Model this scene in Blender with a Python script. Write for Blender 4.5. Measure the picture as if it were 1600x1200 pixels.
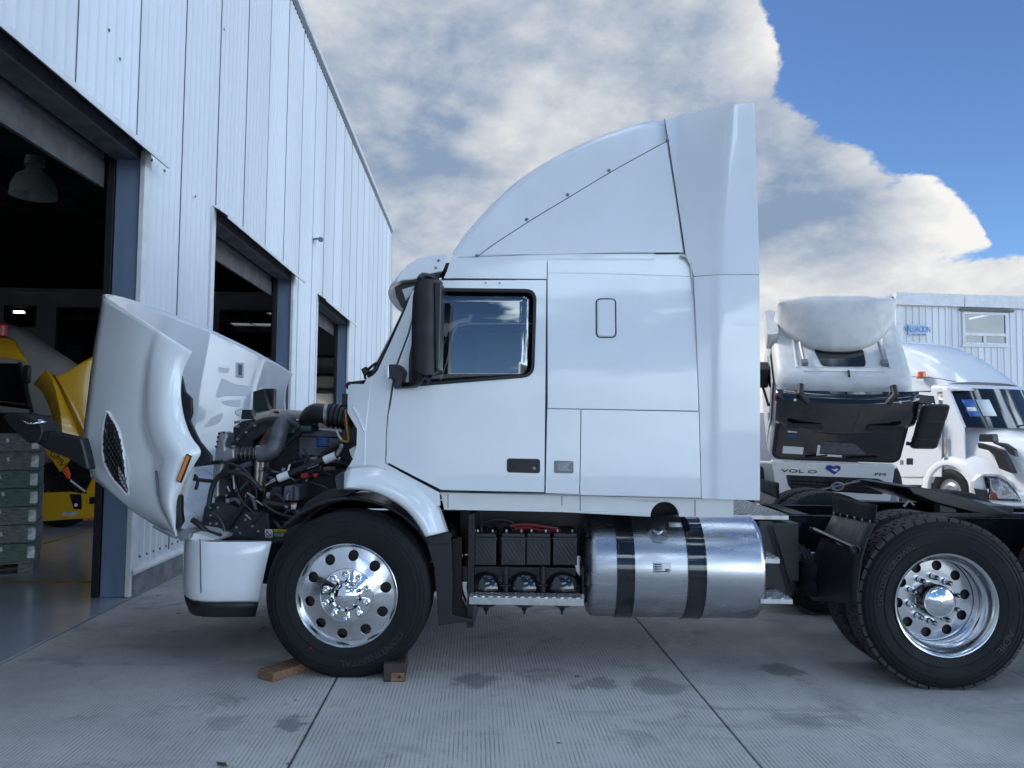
import bpy, bmesh, math, random
from mathutils import Vector, Matrix
random.seed(7)
for o in list(bpy.data.objects): bpy.data.objects.remove(o, do_unlink=True)
S = bpy.context.scene
COL = S.collection
R = math.radians
# ------------------------------------------------------------------ camera
FPX = 1202.0                      # focal length in pixels of the 1600 px wide photograph
PITCH, ROLL = R(3.12), R(0.60)
CAM = Vector((0, 0, 1.585))
fwd = Vector((0, math.cos(PITCH), math.sin(PITCH)))
up0 = Vector((0, -math.sin(PITCH), math.cos(PITCH)))
RT = math.cos(ROLL) * Vector((1, 0, 0)) + math.sin(ROLL) * up0
UP = math.cos(ROLL) * up0 - math.sin(ROLL) * Vector((1, 0, 0))
cam = bpy.data.cameras.new('camera'); camo = bpy.data.objects.new('camera', cam); COL.objects.link(camo)
cam.sensor_width = 36; cam.lens = FPX / 1600 * 36; cam.clip_start = 0.05; cam.clip_end = 3000
mw = Matrix((RT, UP, -fwd)).transposed().to_4x4(); mw.translation = CAM
camo.matrix_world = mw
S.camera = camo
# ------------------------------------------------------------------ sky and sun
SUN_EL, SUN_AZ = R(40), R(-62)     # azimuth measured from +Y towards +X: behind the hall on the left
sdir = Vector((math.sin(SUN_AZ) * math.cos(SUN_EL), math.cos(SUN_AZ) * math.cos(SUN_EL), math.sin(SUN_EL)))
sun = bpy.data.lights.new('sun', 'SUN'); sun.energy = 1.4; sun.angle = R(14); sun.color = (1, .94, .86)
suno = bpy.data.objects.new('sun', sun); COL.objects.link(suno)
suno.rotation_euler = (-sdir).to_track_quat('-Z', 'Y').to_euler()
S.view_settings.view_transform = 'Standard'; S.view_settings.look = 'None'
S.view_settings.exposure = 1.32; S.view_settings.gamma = 1; S.view_settings.use_curve_mapping = False
S.render.engine = 'CYCLES'
try:
    S.cycles.use_denoising = True
    S.cycles.max_bounces = 5; S.cycles.diffuse_bounces = 3; S.cycles.glossy_bounces = 2; S.cycles.transmission_bounces = 3; S.cycles.transparent_max_bounces = 8
except Exception: pass
S.render.resolution_x, S.render.resolution_y = 1024, 768

def ray(px, py):
    return (fwd + RT * ((px - 800) / FPX) + UP * ((600 - py) / FPX)).normalized()

W = bpy.data.worlds.new('World'); S.world = W; W.use_nodes = True
nt = W.node_tree; nt.nodes.clear()
try: W.cycles.sampling_method = 'MANUAL'; W.cycles.sample_map_resolution = 512
except Exception: pass
def N(tree, t, **kw):
    n = tree.nodes.new(t)
    for k, v in kw.items(): setattr(n, k, v)
    return n
def L(tree, a, b): tree.links.new(a, b)
def math_(tree, op, a, b=None, clamp=False):
    n = N(tree, 'ShaderNodeMath', operation=op, use_clamp=clamp)
    for i, v in enumerate((a, b)):
        if v is None: continue
        if isinstance(v, (int, float)): n.inputs[i].default_value = v
        else: L(tree, v, n.inputs[i])
    return n.outputs[0]
def maprange(tree, v, a, b, c=0., d=1., mode='SMOOTHSTEP'):
    n = N(tree, 'ShaderNodeMapRange', interpolation_type=mode); n.clamp = True
    L(tree, v, n.inputs[0])
    for i, q in zip((1, 2, 3, 4), (a, b, c, d)): n.inputs[i].default_value = q
    return n.outputs[0]
def mixc(tree, f, a, b, blend='MIX'):
    n = N(tree, 'ShaderNodeMix', data_type='RGBA', blend_type=blend)
    for i, v in ((0, f), (6, a), (7, b)):
        if isinstance(v, (int, float)): n.inputs[i].default_value = v
        elif isinstance(v, tuple): n.inputs[i].default_value = (*v[:3], 1)
        else: L(tree, v, n.inputs[i])
    return n.outputs[2]
def noise(tree, vec, scale, detail=4, rough=.5, dist=0., out=0):
    n = N(tree, 'ShaderNodeTexNoise'); L(tree, vec, n.inputs['Vector'])
    n.inputs['Scale'].default_value = scale; n.inputs['Detail'].default_value = detail
    n.inputs['Roughness'].default_value = rough; n.inputs['Distortion'].default_value = dist
    return n.outputs[out]

sky = N(nt, 'ShaderNodeTexSky', sky_type='NISHITA'); sky.sun_disc = False
sky.sun_elevation = SUN_EL; sky.sun_rotation = SUN_AZ; sky.altitude = 1800
sky.air_density = 1.0; sky.dust_density = .6; sky.ozone_density = 1.6
tc = N(nt, 'ShaderNodeTexCoord'); dirv = tc.outputs['Generated']
mp = N(nt, 'ShaderNodeMapping'); L(nt, dirv, mp.inputs[0]); mp.inputs['Scale'].default_value = (1, 1, 1.7)
q = mp.outputs[0]
def bump_dir(px, py, deg, amt, soft=0.0):
    d = ray(px, py)
    n = N(nt, 'ShaderNodeVectorMath', operation='DOT_PRODUCT'); L(nt, dirv, n.inputs[0]); n.inputs[1].default_value = d
    return maprange(nt, n.outputs['Value'], math.cos(R(deg)), math.cos(R(deg * soft)), 0, amt)
def addall(lst):
    o = lst[0]
    for v in lst[1:]: o = math_(nt, 'ADD', o, v)
    return o
sx = N(nt, 'ShaderNodeSeparateXYZ'); L(nt, dirv, sx.inputs[0])
elev = sx.outputs['Z']
# cloud cover: broken cumulus everywhere, with the gaps of blue where the sky in view has them
base = noise(nt, q, 2.1, 8, .56, .12)
billow = noise(nt, q, 6.5, 7, .62, .12)
cover = addall([math_(nt, 'MULTIPLY', base, 1.25), math_(nt, 'MULTIPLY', billow, .62), math_(nt, 'ADD', -.15, 0.),
    bump_dir(640, 190, 36, .42, .35), bump_dir(1180, 200, 13, .28, .3), bump_dir(1400, 240, 9, .30), bump_dir(1500, 400, 12, .26, .3),
    bump_dir(1580, -10, 19, -.80, .15), bump_dir(1640, 190, 8, -.34, .1), bump_dir(1600, 335, 2.6, -.34), bump_dir(1530, 285, 5, .26), bump_dir(1310, 20, 4, -.2), bump_dir(1395, 25, 3.2, .34),
    bump_dir(975, 95, 3.4, -.2), bump_dir(815, 165, 2.0, -.2),
    maprange(nt, elev, .02, .26, .24, 0.)])
alpha = maprange(nt, cover, .86, .925)
thick = maprange(nt, cover, .90, 1.28)
det = noise(nt, q, 8, 6, .6, .15)
msh = N(nt, 'ShaderNodeVectorMath', operation='ADD'); L(nt, q, msh.inputs[0]); msh.inputs[1].default_value = (-.022, .0, .05)
relief = math_(nt, 'SUBTRACT', billow, noise(nt, msh.outputs[0], 6.5, 5, .6, .12))      # lit crests, shaded undersides
# back-lit clouds: thin edges bright and creamy, thick bodies blue grey; brighter towards the horizon
bright = addall([math_(nt, 'MULTIPLY', relief, 2.6), math_(nt, 'MULTIPLY', math_(nt, 'SUBTRACT', 1.0, thick), .55),     maprange(nt, elev, .12, .30, .22, -.12), bump_dir(870, 215, 7, .55), bump_dir(770, 215, 3, .35), bump_dir(1530, 290, 5, .6), bump_dir(1450, 400, 12, .25),
    bump_dir(1310, 260, 10, -.6, .3), bump_dir(700, 290, 9, -.25, .2), bump_dir(760, 60, 20, -.22, .3)])
bright = addall([bright, math_(nt, 'MULTIPLY', math_(nt, 'SUBTRACT', base, .5), -.9), math_(nt, 'MULTIPLY', math_(nt, 'SUBTRACT', noise(nt, q, 3.3, 5, .5, .2), .5), 1.2)])
bright = maprange(nt, bright, -.75, .95, 0, 1, 'LINEAR')
ccol = mixc(nt, bright, (1.05, 1.42, 2.0), (3.75, 3.72, 3.6))
# front-lit clouds out of view, boosted and tinted blue to light truck and ground
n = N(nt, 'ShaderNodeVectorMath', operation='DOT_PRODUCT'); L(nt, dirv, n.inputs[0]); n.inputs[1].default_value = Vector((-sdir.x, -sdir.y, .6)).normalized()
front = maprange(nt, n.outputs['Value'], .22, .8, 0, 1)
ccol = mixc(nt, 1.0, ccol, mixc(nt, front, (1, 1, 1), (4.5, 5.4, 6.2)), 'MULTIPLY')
lp = mixc(nt, 1.0, sky.outputs[0], (.45, .575, .70), 'MULTIPLY')
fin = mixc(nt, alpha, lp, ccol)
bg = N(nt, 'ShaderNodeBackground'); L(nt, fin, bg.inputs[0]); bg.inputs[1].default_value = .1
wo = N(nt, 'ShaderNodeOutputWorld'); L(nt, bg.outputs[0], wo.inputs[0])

# ------------------------------------------------------------------ materials
M = {}
def mat(name, col, rough=.5, metal=0., coat=0., var=0., vscale=3., col2=None, bump=0., bscale=60., spec=None, aniso=0., emis=0., streak=None):
    m = bpy.data.materials.new(name); m.use_nodes = True; t = m.node_tree
    b = t.nodes['Principled BSDF']
    b.inputs['Base Color'].default_value = (*col, 1); b.inputs['Roughness'].default_value = rough
    b.inputs['Metallic'].default_value = metal; b.inputs['Coat Weight'].default_value = coat; b.inputs['Coat Roughness'].default_value = .04
    if spec is not None: b.inputs['Specular IOR Level'].default_value = spec
    if emis: b.inputs['Emission Color'].default_value = (*col, 1); b.inputs['Emission Strength'].default_value = emis
    tcn = N(t, 'ShaderNodeTexCoord'); v = tcn.outputs['Object']
    if streak:
        mpn = N(t, 'ShaderNodeMapping'); L(t, v, mpn.inputs[0]); mpn.inputs['Scale'].default_value = streak; v = mpn.outputs[0]
    if var or col2:
        f = noise(t, v, vscale, 6, .6, .2)
        c2 = col2 if col2 else tuple(max(0, c * (1 - var)) for c in col)
        f2 = maprange(t, f, .38, .68)
        L(t, mixc(t, f2, col, c2), b.inputs['Base Color'])
        rr = maprange(t, f, .3, .7, rough * .85, min(1, rough * 1.2)); L(t, rr, b.inputs['Roughness'])
    if bump:
        bn = N(t, 'ShaderNodeBump'); bn.inputs['Strength'].default_value = bump; bn.inputs['Distance'].default_value = .004
        L(t, noise(t, v, bscale, 3, .6), bn.inputs['Height']); L(t, bn.outputs[0], b.inputs['Normal'])
    M[name] = m
    return m
mat('white_paint', (.79, .82, .84), .2, coat=1.0, var=.05, vscale=1.6, bump=.02, bscale=9)
mat('white_satin', (.74, .75, .74), .38, var=.06, vscale=4)
mat('white_aged', (.66, .67, .66), .45, var=.14, vscale=5)
mat('hood_inner', (.70, .74, .78), .3, var=.05, vscale=3, coat=.3)
mat('black_plastic', (.014, .015, .018), .42, var=.3, vscale=8, bump=.12, bscale=400)
mat('black_gloss', (.008, .009, .011), .07, coat=.8)
mat('black_frame', (.012, .013, .016), .3, var=.4, vscale=6)
mat('rubber', (.007, .008, .010), .66, spec=.3, col2=(.012, .013, .015), vscale=7, bump=.08, bscale=300)
mat('rubber_tread', (.03, .029, .03), .75, col2=(.055, .05, .047), vscale=9)
mat('rubber_letter', (.024, .025, .028), .5)
mat('chrome', (.86, .87, .88), .05, metal=1)
mat('alloy', (.74, .75, .76), .21, metal=1, var=.10, vscale=5)
mat('tank_alu', (.62, .63, .65), .30, metal=1, var=.18, vscale=3.5, streak=(1, 1, 6))
mat('step_alu', (.60, .61, .62), .38, metal=1, var=.25, vscale=14)
mat('cast_alu', (.42, .43, .45), .5, metal=.9, var=.3, vscale=12)
mat('grey_pipe', (.13, .13, .15), .5, metal=.3, var=.2, vscale=9)
mat('dark_steel', (.03, .031, .035), .45, metal=.4, var=.5, vscale=11)
mat('engine_dark', (.02, .024, .03), .5, metal=.2, col2=(.045, .045, .05), vscale=14)
mat('engine_green', (.03, .085, .075), .35, var=.4, vscale=14)
mat('engine_grey', (.10, .115, .14), .5, var=.4, vscale=12)
mat('rust_brown', (.16, .10, .07), .6, col2=(.07, .05, .04), vscale=12)
mat('bare_tube', (.5, .46, .4), .4, metal=.8, var=.4, vscale=12)
mat('beige_cover', (.52, .44, .38), .6, col2=(.3, .25, .22), vscale=12)
mat('amber_lens', (.75, .22, .02), .2, coat=.5)
mat('orange_lens', (.8, .12, .02), .25, coat=.4)
mat('red_plastic', (.4, .02, .02), .35)
mat('red_cable', (.22, .03, .035), .45)
mat('yellow_wire', (.5, .3, .02), .4); mat('green_wire', (.02, .16, .08), .4)
mat('sticker_white', (.72, .73, .74), .5); mat('sticker_yellow', (.65, .55, .05), .5); mat('sticker_blue', (.03, .12, .4), .45)
mat('print_blue', (.02, .05, .28), .45); mat('print_black', (.015, .015, .017), .5); mat('print_grey', (.2, .21, .22), .5)
mat('sign_plate', (.42, .55, .70), .5); mat('sign_ink', (.04, .17, .5), .5)
mat('body_grey', (.34, .36, .39), .5)
mat('paper', (.75, .8, .8), .7)
mat('battery', (.028, .030, .034), .45, var=.3, vscale=10)
mat('seal', (.01, .01, .012), .5)
mat('seam', (.02, .024, .03), .6)
mat('sheet_white', (.76, .79, .83), .42, var=.06, vscale=.8, streak=(1, 1, .25))
mat('joint_grey', (.10, .12, .15), .6)
mat('trim_white', (.74, .76, .78), .45, var=.12, vscale=6)
_t = M['sheet_white'].node_tree; _b = _t.nodes['Principled BSDF']; _src = _b.inputs['Base Color'].links[0].from_socket
_oi = N(_t, 'ShaderNodeObjectInfo'); _k = maprange(_t, _oi.outputs['Random'], 0, 1, .90, 1.0, 'LINEAR')
_vm = N(_t, 'ShaderNodeVectorMath', operation='SCALE'); L(_t, _src, _vm.inputs[0]); L(_t, _k, _vm.inputs['Scale']); L(_t, _vm.outputs[0], _b.inputs['Base Color'])
mat('steel_blue', (.16, .22, .32), .5, var=.2, vscale=4, streak=(1, 1, .3))
mat('canopy_dark', (.11, .115, .125), .55, var=.3, vscale=5)
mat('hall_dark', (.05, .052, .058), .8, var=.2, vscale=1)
mat('hall_wall', (.5, .5, .52), .7, var=.12, vscale=1.2)
mat('kerb_grey', (.20, .20, .21), .85, var=.35, vscale=5, bump=.3, bscale=50)
mat('epoxy', (.40, .43, .47), .16, var=.12, vscale=1.3)
mat('floor_line', (.5, .27, .05), .4, var=.3, vscale=8)
mat('yellow_paint', (.62, .34, .015), .25, coat=.5, var=.08, vscale=2)
mat('grey_paint', (.40, .40, .40), .35, coat=.2, var=.1, vscale=2)
mat('wood_block', (.24, .14, .075), .8, col2=(.13, .08, .05), vscale=10, bump=.3, bscale=90, streak=(1, 8, 8))
mat('wood_dark', (.035, .03, .028), .8, col2=(.07, .05, .04), vscale=9, streak=(1, 8, 8))
mat('wood_grey', (.27, .27, .25), .85, col2=(.14, .15, .14), vscale=7, bump=.3, bscale=70, streak=(2, 2, 9))
mat('wood_green', (.16, .25, .20), .85, col2=(.11, .15, .13), vscale=7, bump=.3, bscale=70, streak=(2, 2, 9))
mat('galv', (.4, .41, .42), .45, metal=.8, var=.3, vscale=15)
mat('lamp_shell', (.30, .33, .31), .4, var=.2, vscale=6)
mat('lamp_lit', (1, 1, .92), .4, emis=3)
try: M['lamp_lit'].cycles.emission_sampling = 'NONE'
except Exception: pass
mat('roof_glow', (.75, .8, .85), .6, emis=.9)
mat('seat_cloth', (.06, .06, .065), .9, var=.2, vscale=20)
mat('cab_trim', (.10, .10, .105), .8, var=.2, vscale=5)
mat('leaf', (.05, .045, .03), .8)
mat('sensor_grey', (.16, .17, .18), .5)
def glass(name, tint, gloss=.5, rough=.02):
    m = bpy.data.materials.new(name); m.use_nodes = True; t = m.node_tree; t.nodes.clear()
    o = N(t, 'ShaderNodeOutputMaterial'); tr = N(t, 'ShaderNodeBsdfTransparent'); tr.inputs[0].default_value = (*tint, 1)
    gl = N(t, 'ShaderNodeBsdfGlossy'); gl.inputs['Roughness'].default_value = rough
    fr = N(t, 'ShaderNodeFresnel'); fr.inputs[0].default_value = 1.5
    mx = N(t, 'ShaderNodeMixShader'); f = math_(t, 'MAXIMUM', fr.outputs[0], gloss)
    L(t, f, mx.inputs[0]); L(t, tr.outputs[0], mx.inputs[1]); L(t, gl.outputs[0], mx.inputs[2]); L(t, mx.outputs[0], o.inputs[0])
    M[name] = m
glass('side_glass', (.36, .38, .39), .26); glass('screen_glass', (.35, .42, .40), .10); glass('lens_glass', (.85, .87, .9), .08)
glass('office_glass', (.25, .28, .30), .12)

# concrete with tined grooves running along the slabs (object x), oil marks and tyre grime
def concrete():
    m = bpy.data.materials.new('concrete'); m.use_nodes = True; t = m.node_tree; b = t.nodes['Principled BSDF']
    tcn = N(t, 'ShaderNodeTexCoord'); v = tcn.outputs['Object']
    w = N(t, 'ShaderNodeTexWave', wave_type='BANDS', bands_direction='Y', wave_profile='SIN'); L(t, v, w.inputs[0])
    w.inputs['Scale'].default_value = 1 / .0225 / math.tau * 2 * math.pi / 20 * 1.0 * 1.0
    w.inputs['Scale'].default_value = 1 / (.0225) * (2 * math.pi) / 20
    w.inputs['Distortion'].default_value = .9; w.inputs['Detail'].default_value = 2; w.inputs['Detail Scale'].default_value = 1.2
    groove = maprange(t, w.outputs['Fac'], .05, .45)                       # 0 in the groove
    brk = maprange(t, noise(t, v, 7, 5, .65), .38, .6)                       # the tining is worn in places
    groove = math_(t, 'MAXIMUM', groove, math_(t, 'MULTIPLY', brk, .75))
    big = noise(t, v, .55, 6, .6, .3); fine = noise(t, v, 95, 3, .7)
    c = mixc(t, maprange(t, big, .36, .62), (.60, .565, .53), (.40, .38, .36))
    c = mixc(t, maprange(t, fine, .3, .7, 0, .35), c, (.64, .61, .575))
    st = maprange(t, noise(t, v, 1.6, 9, .72, .6), .53, .70, 0, .62)
    c = mixc(t, st, c, (.17, .167, .168))
    c = mixc(t, math_(t, 'MULTIPLY', math_(t, 'SUBTRACT', 1., groove), .5), c, (.13, .13, .132))
    vo = N(t, 'ShaderNodeTexVoronoi', feature='F1'); L(t, v, vo.inputs['Vector']); vo.inputs['Scale'].default_value = 3.1
    sz = maprange(t, noise(t, v, 1.7, 2), .45, .62, .0, .06)
    fl_ = math_(t, 'LESS_THAN', vo.outputs['Distance'], sz)
    c = mixc(t, math_(t, 'MULTIPLY', fl_, .8), c, (.06, .058, .055))
    mpt = N(t, 'ShaderNodeMapping'); L(t, v, mpt.inputs[0]); mpt.inputs['Scale'].default_value = (2.6, .35, 1); mpt.inputs['Rotation'].default_value = (0, 0, .12)
    c = mixc(t, maprange(t, noise(t, mpt.outputs[0], 1.3, 8, .72, .3), .55, .72, 0, .5), c, (.2, .195, .19))
    # separate oil marks
    mp2 = N(t, 'ShaderNodeMapping'); L(t, v, mp2.inputs[0])
    wob = noise(t, v, 7, 6, .7, 0, 1)
    wv = N(t, 'ShaderNodeVectorMath', operation='MULTIPLY_ADD'); L(t, wob, wv.inputs[0]); wv.inputs[1].default_value = (.34, .34, 0); L(t, v, wv.inputs[2])
    m['spots'] = 1
    tot = None
    for (lx, ly, rad, amt) in SPOTS:
        ds = N(t, 'ShaderNodeVectorMath', operation='DISTANCE'); L(t, wv.outputs[0], ds.inputs[0]); ds.inputs[1].default_value = (lx + .17, ly + .17, 0)
        k = maprange(t, ds.outputs['Value'], rad * .55, rad, amt, 0)
        tot = k if tot is None else math_(t, 'MAXIMUM', tot, k)
    c = mixc(t, tot, c, (.15, .147, .15))
    L(t, c, b.inputs['Base Color']); b.inputs['Roughness'].default_value = .82
    bn = N(t, 'ShaderNodeBump'); bn.inputs['Strength'].default_value = .4; bn.inputs['Distance'].default_value = .004
    h = math_(t, 'ADD', groove, math_(t, 'MULTIPLY', fine, .35)); L(t, h, bn.inputs['Height']); L(t, bn.outputs[0], b.inputs['Normal'])
    M['concrete'] = m

# ------------------------------------------------------------------ helpers
def tag(o, label=None, cat=None, group=None, kind=None):
    if label: o['label'] = label
    if cat: o['category'] = cat
    if group: o['group'] = group
    if kind: o['kind'] = kind
    return o
def empty(name, loc=(0, 0, 0), rz=0):
    o = bpy.data.objects.new(name, None); COL.objects.link(o); o.location = loc; o.rotation_euler = (0, 0, rz); o.empty_display_size = .1
    return o
def finish(o, bevel=0, seg=2, sharp=35, solid=0, soff=-1):
    if solid:
        md = o.modifiers.new('thickness', 'SOLIDIFY'); md.thickness = solid; md.offset = soff
    if bevel:
        md = o.modifiers.new('bevel', 'BEVEL'); md.width = bevel; md.segments = seg; md.limit_method = 'ANGLE'; md.angle_limit = R(40); md.harden_normals = True
    return o
def raw(name, vs, fs, m, parent=None, smooth=True, bevel=0, sharp=35, solid=0, soff=-1, seg=2):
    me = bpy.data.meshes.new(name); me.from_pydata([tuple(v) for v in vs], [], fs); me.validate()
    bm = bmesh.new(); bm.from_mesh(me); bmesh.ops.recalc_face_normals(bm, faces=bm.faces); bm.to_mesh(me); bm.free()
    if smooth:
        for p in me.polygons: p.use_smooth = True
        me.set_sharp_from_angle(angle=R(sharp))
    o = bpy.data.objects.new(name, me); COL.objects.link(o)
    if m: me.materials.append(M[m])
    if parent: o.parent = parent
    return finish(o, bevel, seg, sharp, solid, soff)
class MB:
    """collects shapes into one mesh"""
    def __init__(s): s.v, s.f = [], []
    def add(s, vs, fs):
        k = len(s.v); s.v += [tuple(v) for v in vs]; s.f += [[i + k for i in f] for f in fs]; return s
    def box(s, x0, x1, y0, y1, z0, z1):
        return s.add([(x0,y0,z0),(x1,y0,z0),(x1,y1,z0),(x0,y1,z0),(x0,y0,z1),(x1,y0,z1),(x1,y1,z1),(x0,y1,z1)],
            [(0,3,2,1),(4,5,6,7),(0,1,5,4),(1,2,6,5),(2,3,7,6),(3,0,4,7)])
    def obox(s, c, ax, ay, az):
        c, ax, ay, az = map(Vector, (c, ax, ay, az))
        P_ = [c + ax*i + ay*j + az*k for k in (-1, 1) for j, i in ((-1,-1),(-1,1),(1,1),(1,-1))]
        return s.add(P_, [(0,3,2,1),(4,5,6,7),(0,1,5,4),(1,2,6,5),(2,3,7,6),(3,0,4,7)])
    def tube(s, pts, r, seg=8, cap=True):
        pts = [Vector(p) for p in pts]; n = len(pts); rs = r if isinstance(r, (list, tuple)) else [r] * n
        ref = Vector((0, 0, 1)); rings = []; prev = None
        for i, p in enumerate(pts):
            tn = (pts[min(i + 1, n - 1)] - pts[max(i - 1, 0)]).normalized()
            if prev is None:
                a = tn.cross(ref)
                if a.length < .1: a = tn.cross(Vector((0, 1, 0)))
                a.normalize()
            else:
                a = (prev - tn * prev.dot(tn)).normalized()
            prev = a; b = tn.cross(a)
            rings.append([p + (a * math.cos(math.tau * k / seg) + b * math.sin(math.tau * k / seg)) * rs[i] for k in range(seg)])
        vs = [v for rg in rings for v in rg]
        fs = [(i*seg + k, i*seg + (k+1) % seg, (i+1)*seg + (k+1) % seg, (i+1)*seg + k) for i in range(n-1) for k in range(seg)]
        if cap: fs += [tuple(range(seg))[::-1], tuple((n-1)*seg + k for k in range(seg))]
        return s.add(vs, fs)
    def lathe(s, prof, c, axis='Y', seg=32, a0=0, a1=math.tau):
        """prof: (radius, offset along the axis)"""
        c = Vector(c); full = abs(a1 - a0 - math.tau) < 1e-6; m = seg if full else seg + 1; vs = []
        for r, a in prof:
            for k in range(m):
                t = a0 + (a1 - a0) * k / seg; u, w = r * math.cos(t), r * math.sin(t)
                vs.append(c + (Vector((u, a, w)) if axis == 'Y' else Vector((a, u, w)) if axis == 'X' else Vector((u, w, a))))
        fs = []
        for i in range(len(prof) - 1):
            for k in range(seg):
                k2 = (k + 1) % m
                fs.append((i*m + k, i*m + k2, (i+1)*m + k2, (i+1)*m + k))
        return s.add(vs, fs)
    def grid(s, rows, close=False):
        n = len(rows[0]); vs = [v for r in rows for v in r]; fs = []
        for i in range(len(rows) - 1):
            for k in range(n if close else n - 1):
                fs.append((i*n + k, i*n + (k+1) % n, (i+1)*n + (k+1) % n, (i+1)*n + k))
        return s.add(vs, fs)
    def build(s, name, m, parent=None, **kw): return raw(name, s.v, s.f, m, parent, **kw)
def box(name, x0, x1, y0, y1, z0, z1, m, parent=None, bevel=.004, **kw):
    return MB().box(x0, x1, y0, y1, z0, z1).build(name, m, parent, bevel=bevel, **kw)
def tube(name, pts, r, m, parent=None, seg=8, **kw): return MB().tube(pts, r, seg).build(name, m, parent, **kw)
def cr(pts, n=6, closed=False):
    """Catmull-Rom through points of any dimension"""
    P_ = [Vector(p) for p in pts]; k = len(P_); out = []
    rng = range(k if closed else k - 1)
    for i in rng:
        g = (lambda j: P_[j % k]) if closed else (lambda j: P_[max(0, min(k - 1, j))])
        a, b, c, d = g(i-1), g(i), g(i+1), g(i+2)
        for j in range(n):
            t = j / n
            out.append(.5 * ((2*b) + (c - a)*t + (2*a - 5*b + 4*c - d)*t*t + (3*b - a - 3*c + d)*t**3))
    if not closed: out.append(P_[-1])
    return out
def rnd(pts, r, n=5):
    """round the corners of a polygon; r one value or one per corner"""
    k = len(pts); out = []
    for i in range(k):
        ri = r[i] if isinstance(r, (list, tuple)) else r
        p, a, b = Vector(pts[i][:2]), Vector(pts[i-1][:2]), Vector(pts[(i+1) % k][:2])
        if ri <= 0: out.append(tuple(p)); continue
        da, db = (a - p), (b - p); ra = min(ri, da.length * .49); rb = min(ri, db.length * .49)
        s, e = p + da.normalized() * ra, p + db.normalized() * rb
        for j in range(n + 1):
            t = j / n; out.append(tuple((1-t)**2 * s + 2*t*(1-t) * p + t*t * e))
    return out
def plate(name, outline, yf, m, parent=None, holes=(), thick=.02, cx=0, cz=0, bevel=.003, axes='xz', sharp=30):
    """a panel cut to an outline in (x, z), its depth y from a number or a function, with real thickness (towards +y)"""
    f = yf if callable(yf) else (lambda x, z: yf)
    bm = bmesh.new(); edges = []
    for lp_ in [outline, *holes]:
        vs = [bm.verts.new((p[0], 0, p[1])) for p in lp_]
        edges += [bm.edges.new((vs[i], vs[(i + 1) % len(vs)])) for i in range(len(vs))]
    if holes: bmesh.ops.triangle_fill(bm, use_beauty=True, use_dissolve=False, edges=edges)
    else: bm.faces.new([e.verts[0] for e in edges]) if False else bmesh.ops.contextual_create(bm, geom=edges)
    xs = [p[0] for p in outline]; zs = [p[1] for p in outline]
    def cut(n_, lo, hi, ax):
        for i in range(1, n_):
            c = lo + (hi - lo) * i / n_
            co = (c, 0, 0) if ax == 0 else (0, 0, c); no = (1, 0, 0) if ax == 0 else (0, 0, 1)
            bmesh.ops.bisect_plane(bm, geom=bm.verts[:] + bm.edges[:] + bm.faces[:], plane_co=co, plane_no=no, dist=1e-5)
    if cx: cut(cx, min(xs), max(xs), 0)
    if cz: cut(cz, min(zs), max(zs), 1)
    for v in bm.verts: v.co.y = f(v.co.x, v.co.z)
    bmesh.ops.recalc_face_normals(bm, faces=bm.faces)
    tot = sum((fc.normal.y * fc.calc_area() for fc in bm.faces))
    if tot > 0: bmesh.ops.reverse_faces(bm, faces=bm.faces)
    if cx or cz or holes: bmesh.ops.triangulate(bm, faces=[fc for fc in bm.faces if len(fc.verts) > 4])
    me = bpy.data.meshes.new(name); bm.to_mesh(me); bm.free()
    for p in me.polygons: p.use_smooth = True
    me.set_sharp_from_angle(angle=R(sharp))
    me.materials.append(M[m]); o = bpy.data.objects.new(name, me); COL.objects.link(o)
    if parent: o.parent = parent
    return finish(o, bevel, 2, 35, thick, -1)
def text_mesh(name, s, size, m, parent=None, depth=.002, fn=None, align='CENTER', sx=1.):
    """lettering as a mesh; fn maps the flat (x, y, z) of the type to a place"""
    cu = bpy.data.curves.new(name, 'FONT'); cu.body = s; cu.size = size; cu.extrude = depth; cu.align_x = align; cu.align_y = 'CENTER'
    cu.resolution_u = 3
    to = bpy.data.objects.new(name, cu); COL.objects.link(to)
    bpy.context.view_layer.update()
    dg = bpy.context.evaluated_depsgraph_get(); me = bpy.data.meshes.new_from_object(to.evaluated_get(dg))
    bpy.data.objects.remove(to, do_unlink=True); bpy.data.curves.remove(cu)
    for v in me.vertices:
        p = Vector((v.co.x * sx, v.co.y, v.co.z)); v.co = fn(p) if fn else p
    me.materials.clear(); me.materials.append(M[m]); me.name = name
    o = bpy.data.objects.new(name, me); COL.objects.link(o)
    if parent: o.parent = parent
    return o
def copy_tree(o, parent=None):
    c = o.copy(); COL.objects.link(c); c.parent = parent
    for ch in [x for x in bpy.data.objects if x.parent == o]: copy_tree(ch, c)
    return c
class Frame:
    """a thing's own axes on the ground: measured image points on a plane of it become its local coordinates"""
    def __init__(s, loc, rz): s.T = Vector(loc); s.rz = rz; s.inv = Matrix.Rotation(-rz, 3, 'Z'); s.o = s.inv @ (CAM - s.T)
    def onY(s, px, py, y):
        d = s.inv @ ray(px, py); t = (y - s.o.y) / d.y; return s.o + d * t
    def onX(s, px, py, x):
        d = s.inv @ ray(px, py); t = (x - s.o.x) / d.x; return s.o + d * t
    def onZ(s, px, py, z):
        d = s.inv @ ray(px, py); t = (z - s.o.z) / d.z; return s.o + d * t
def xz(p): return (p.x, p.z)
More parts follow.
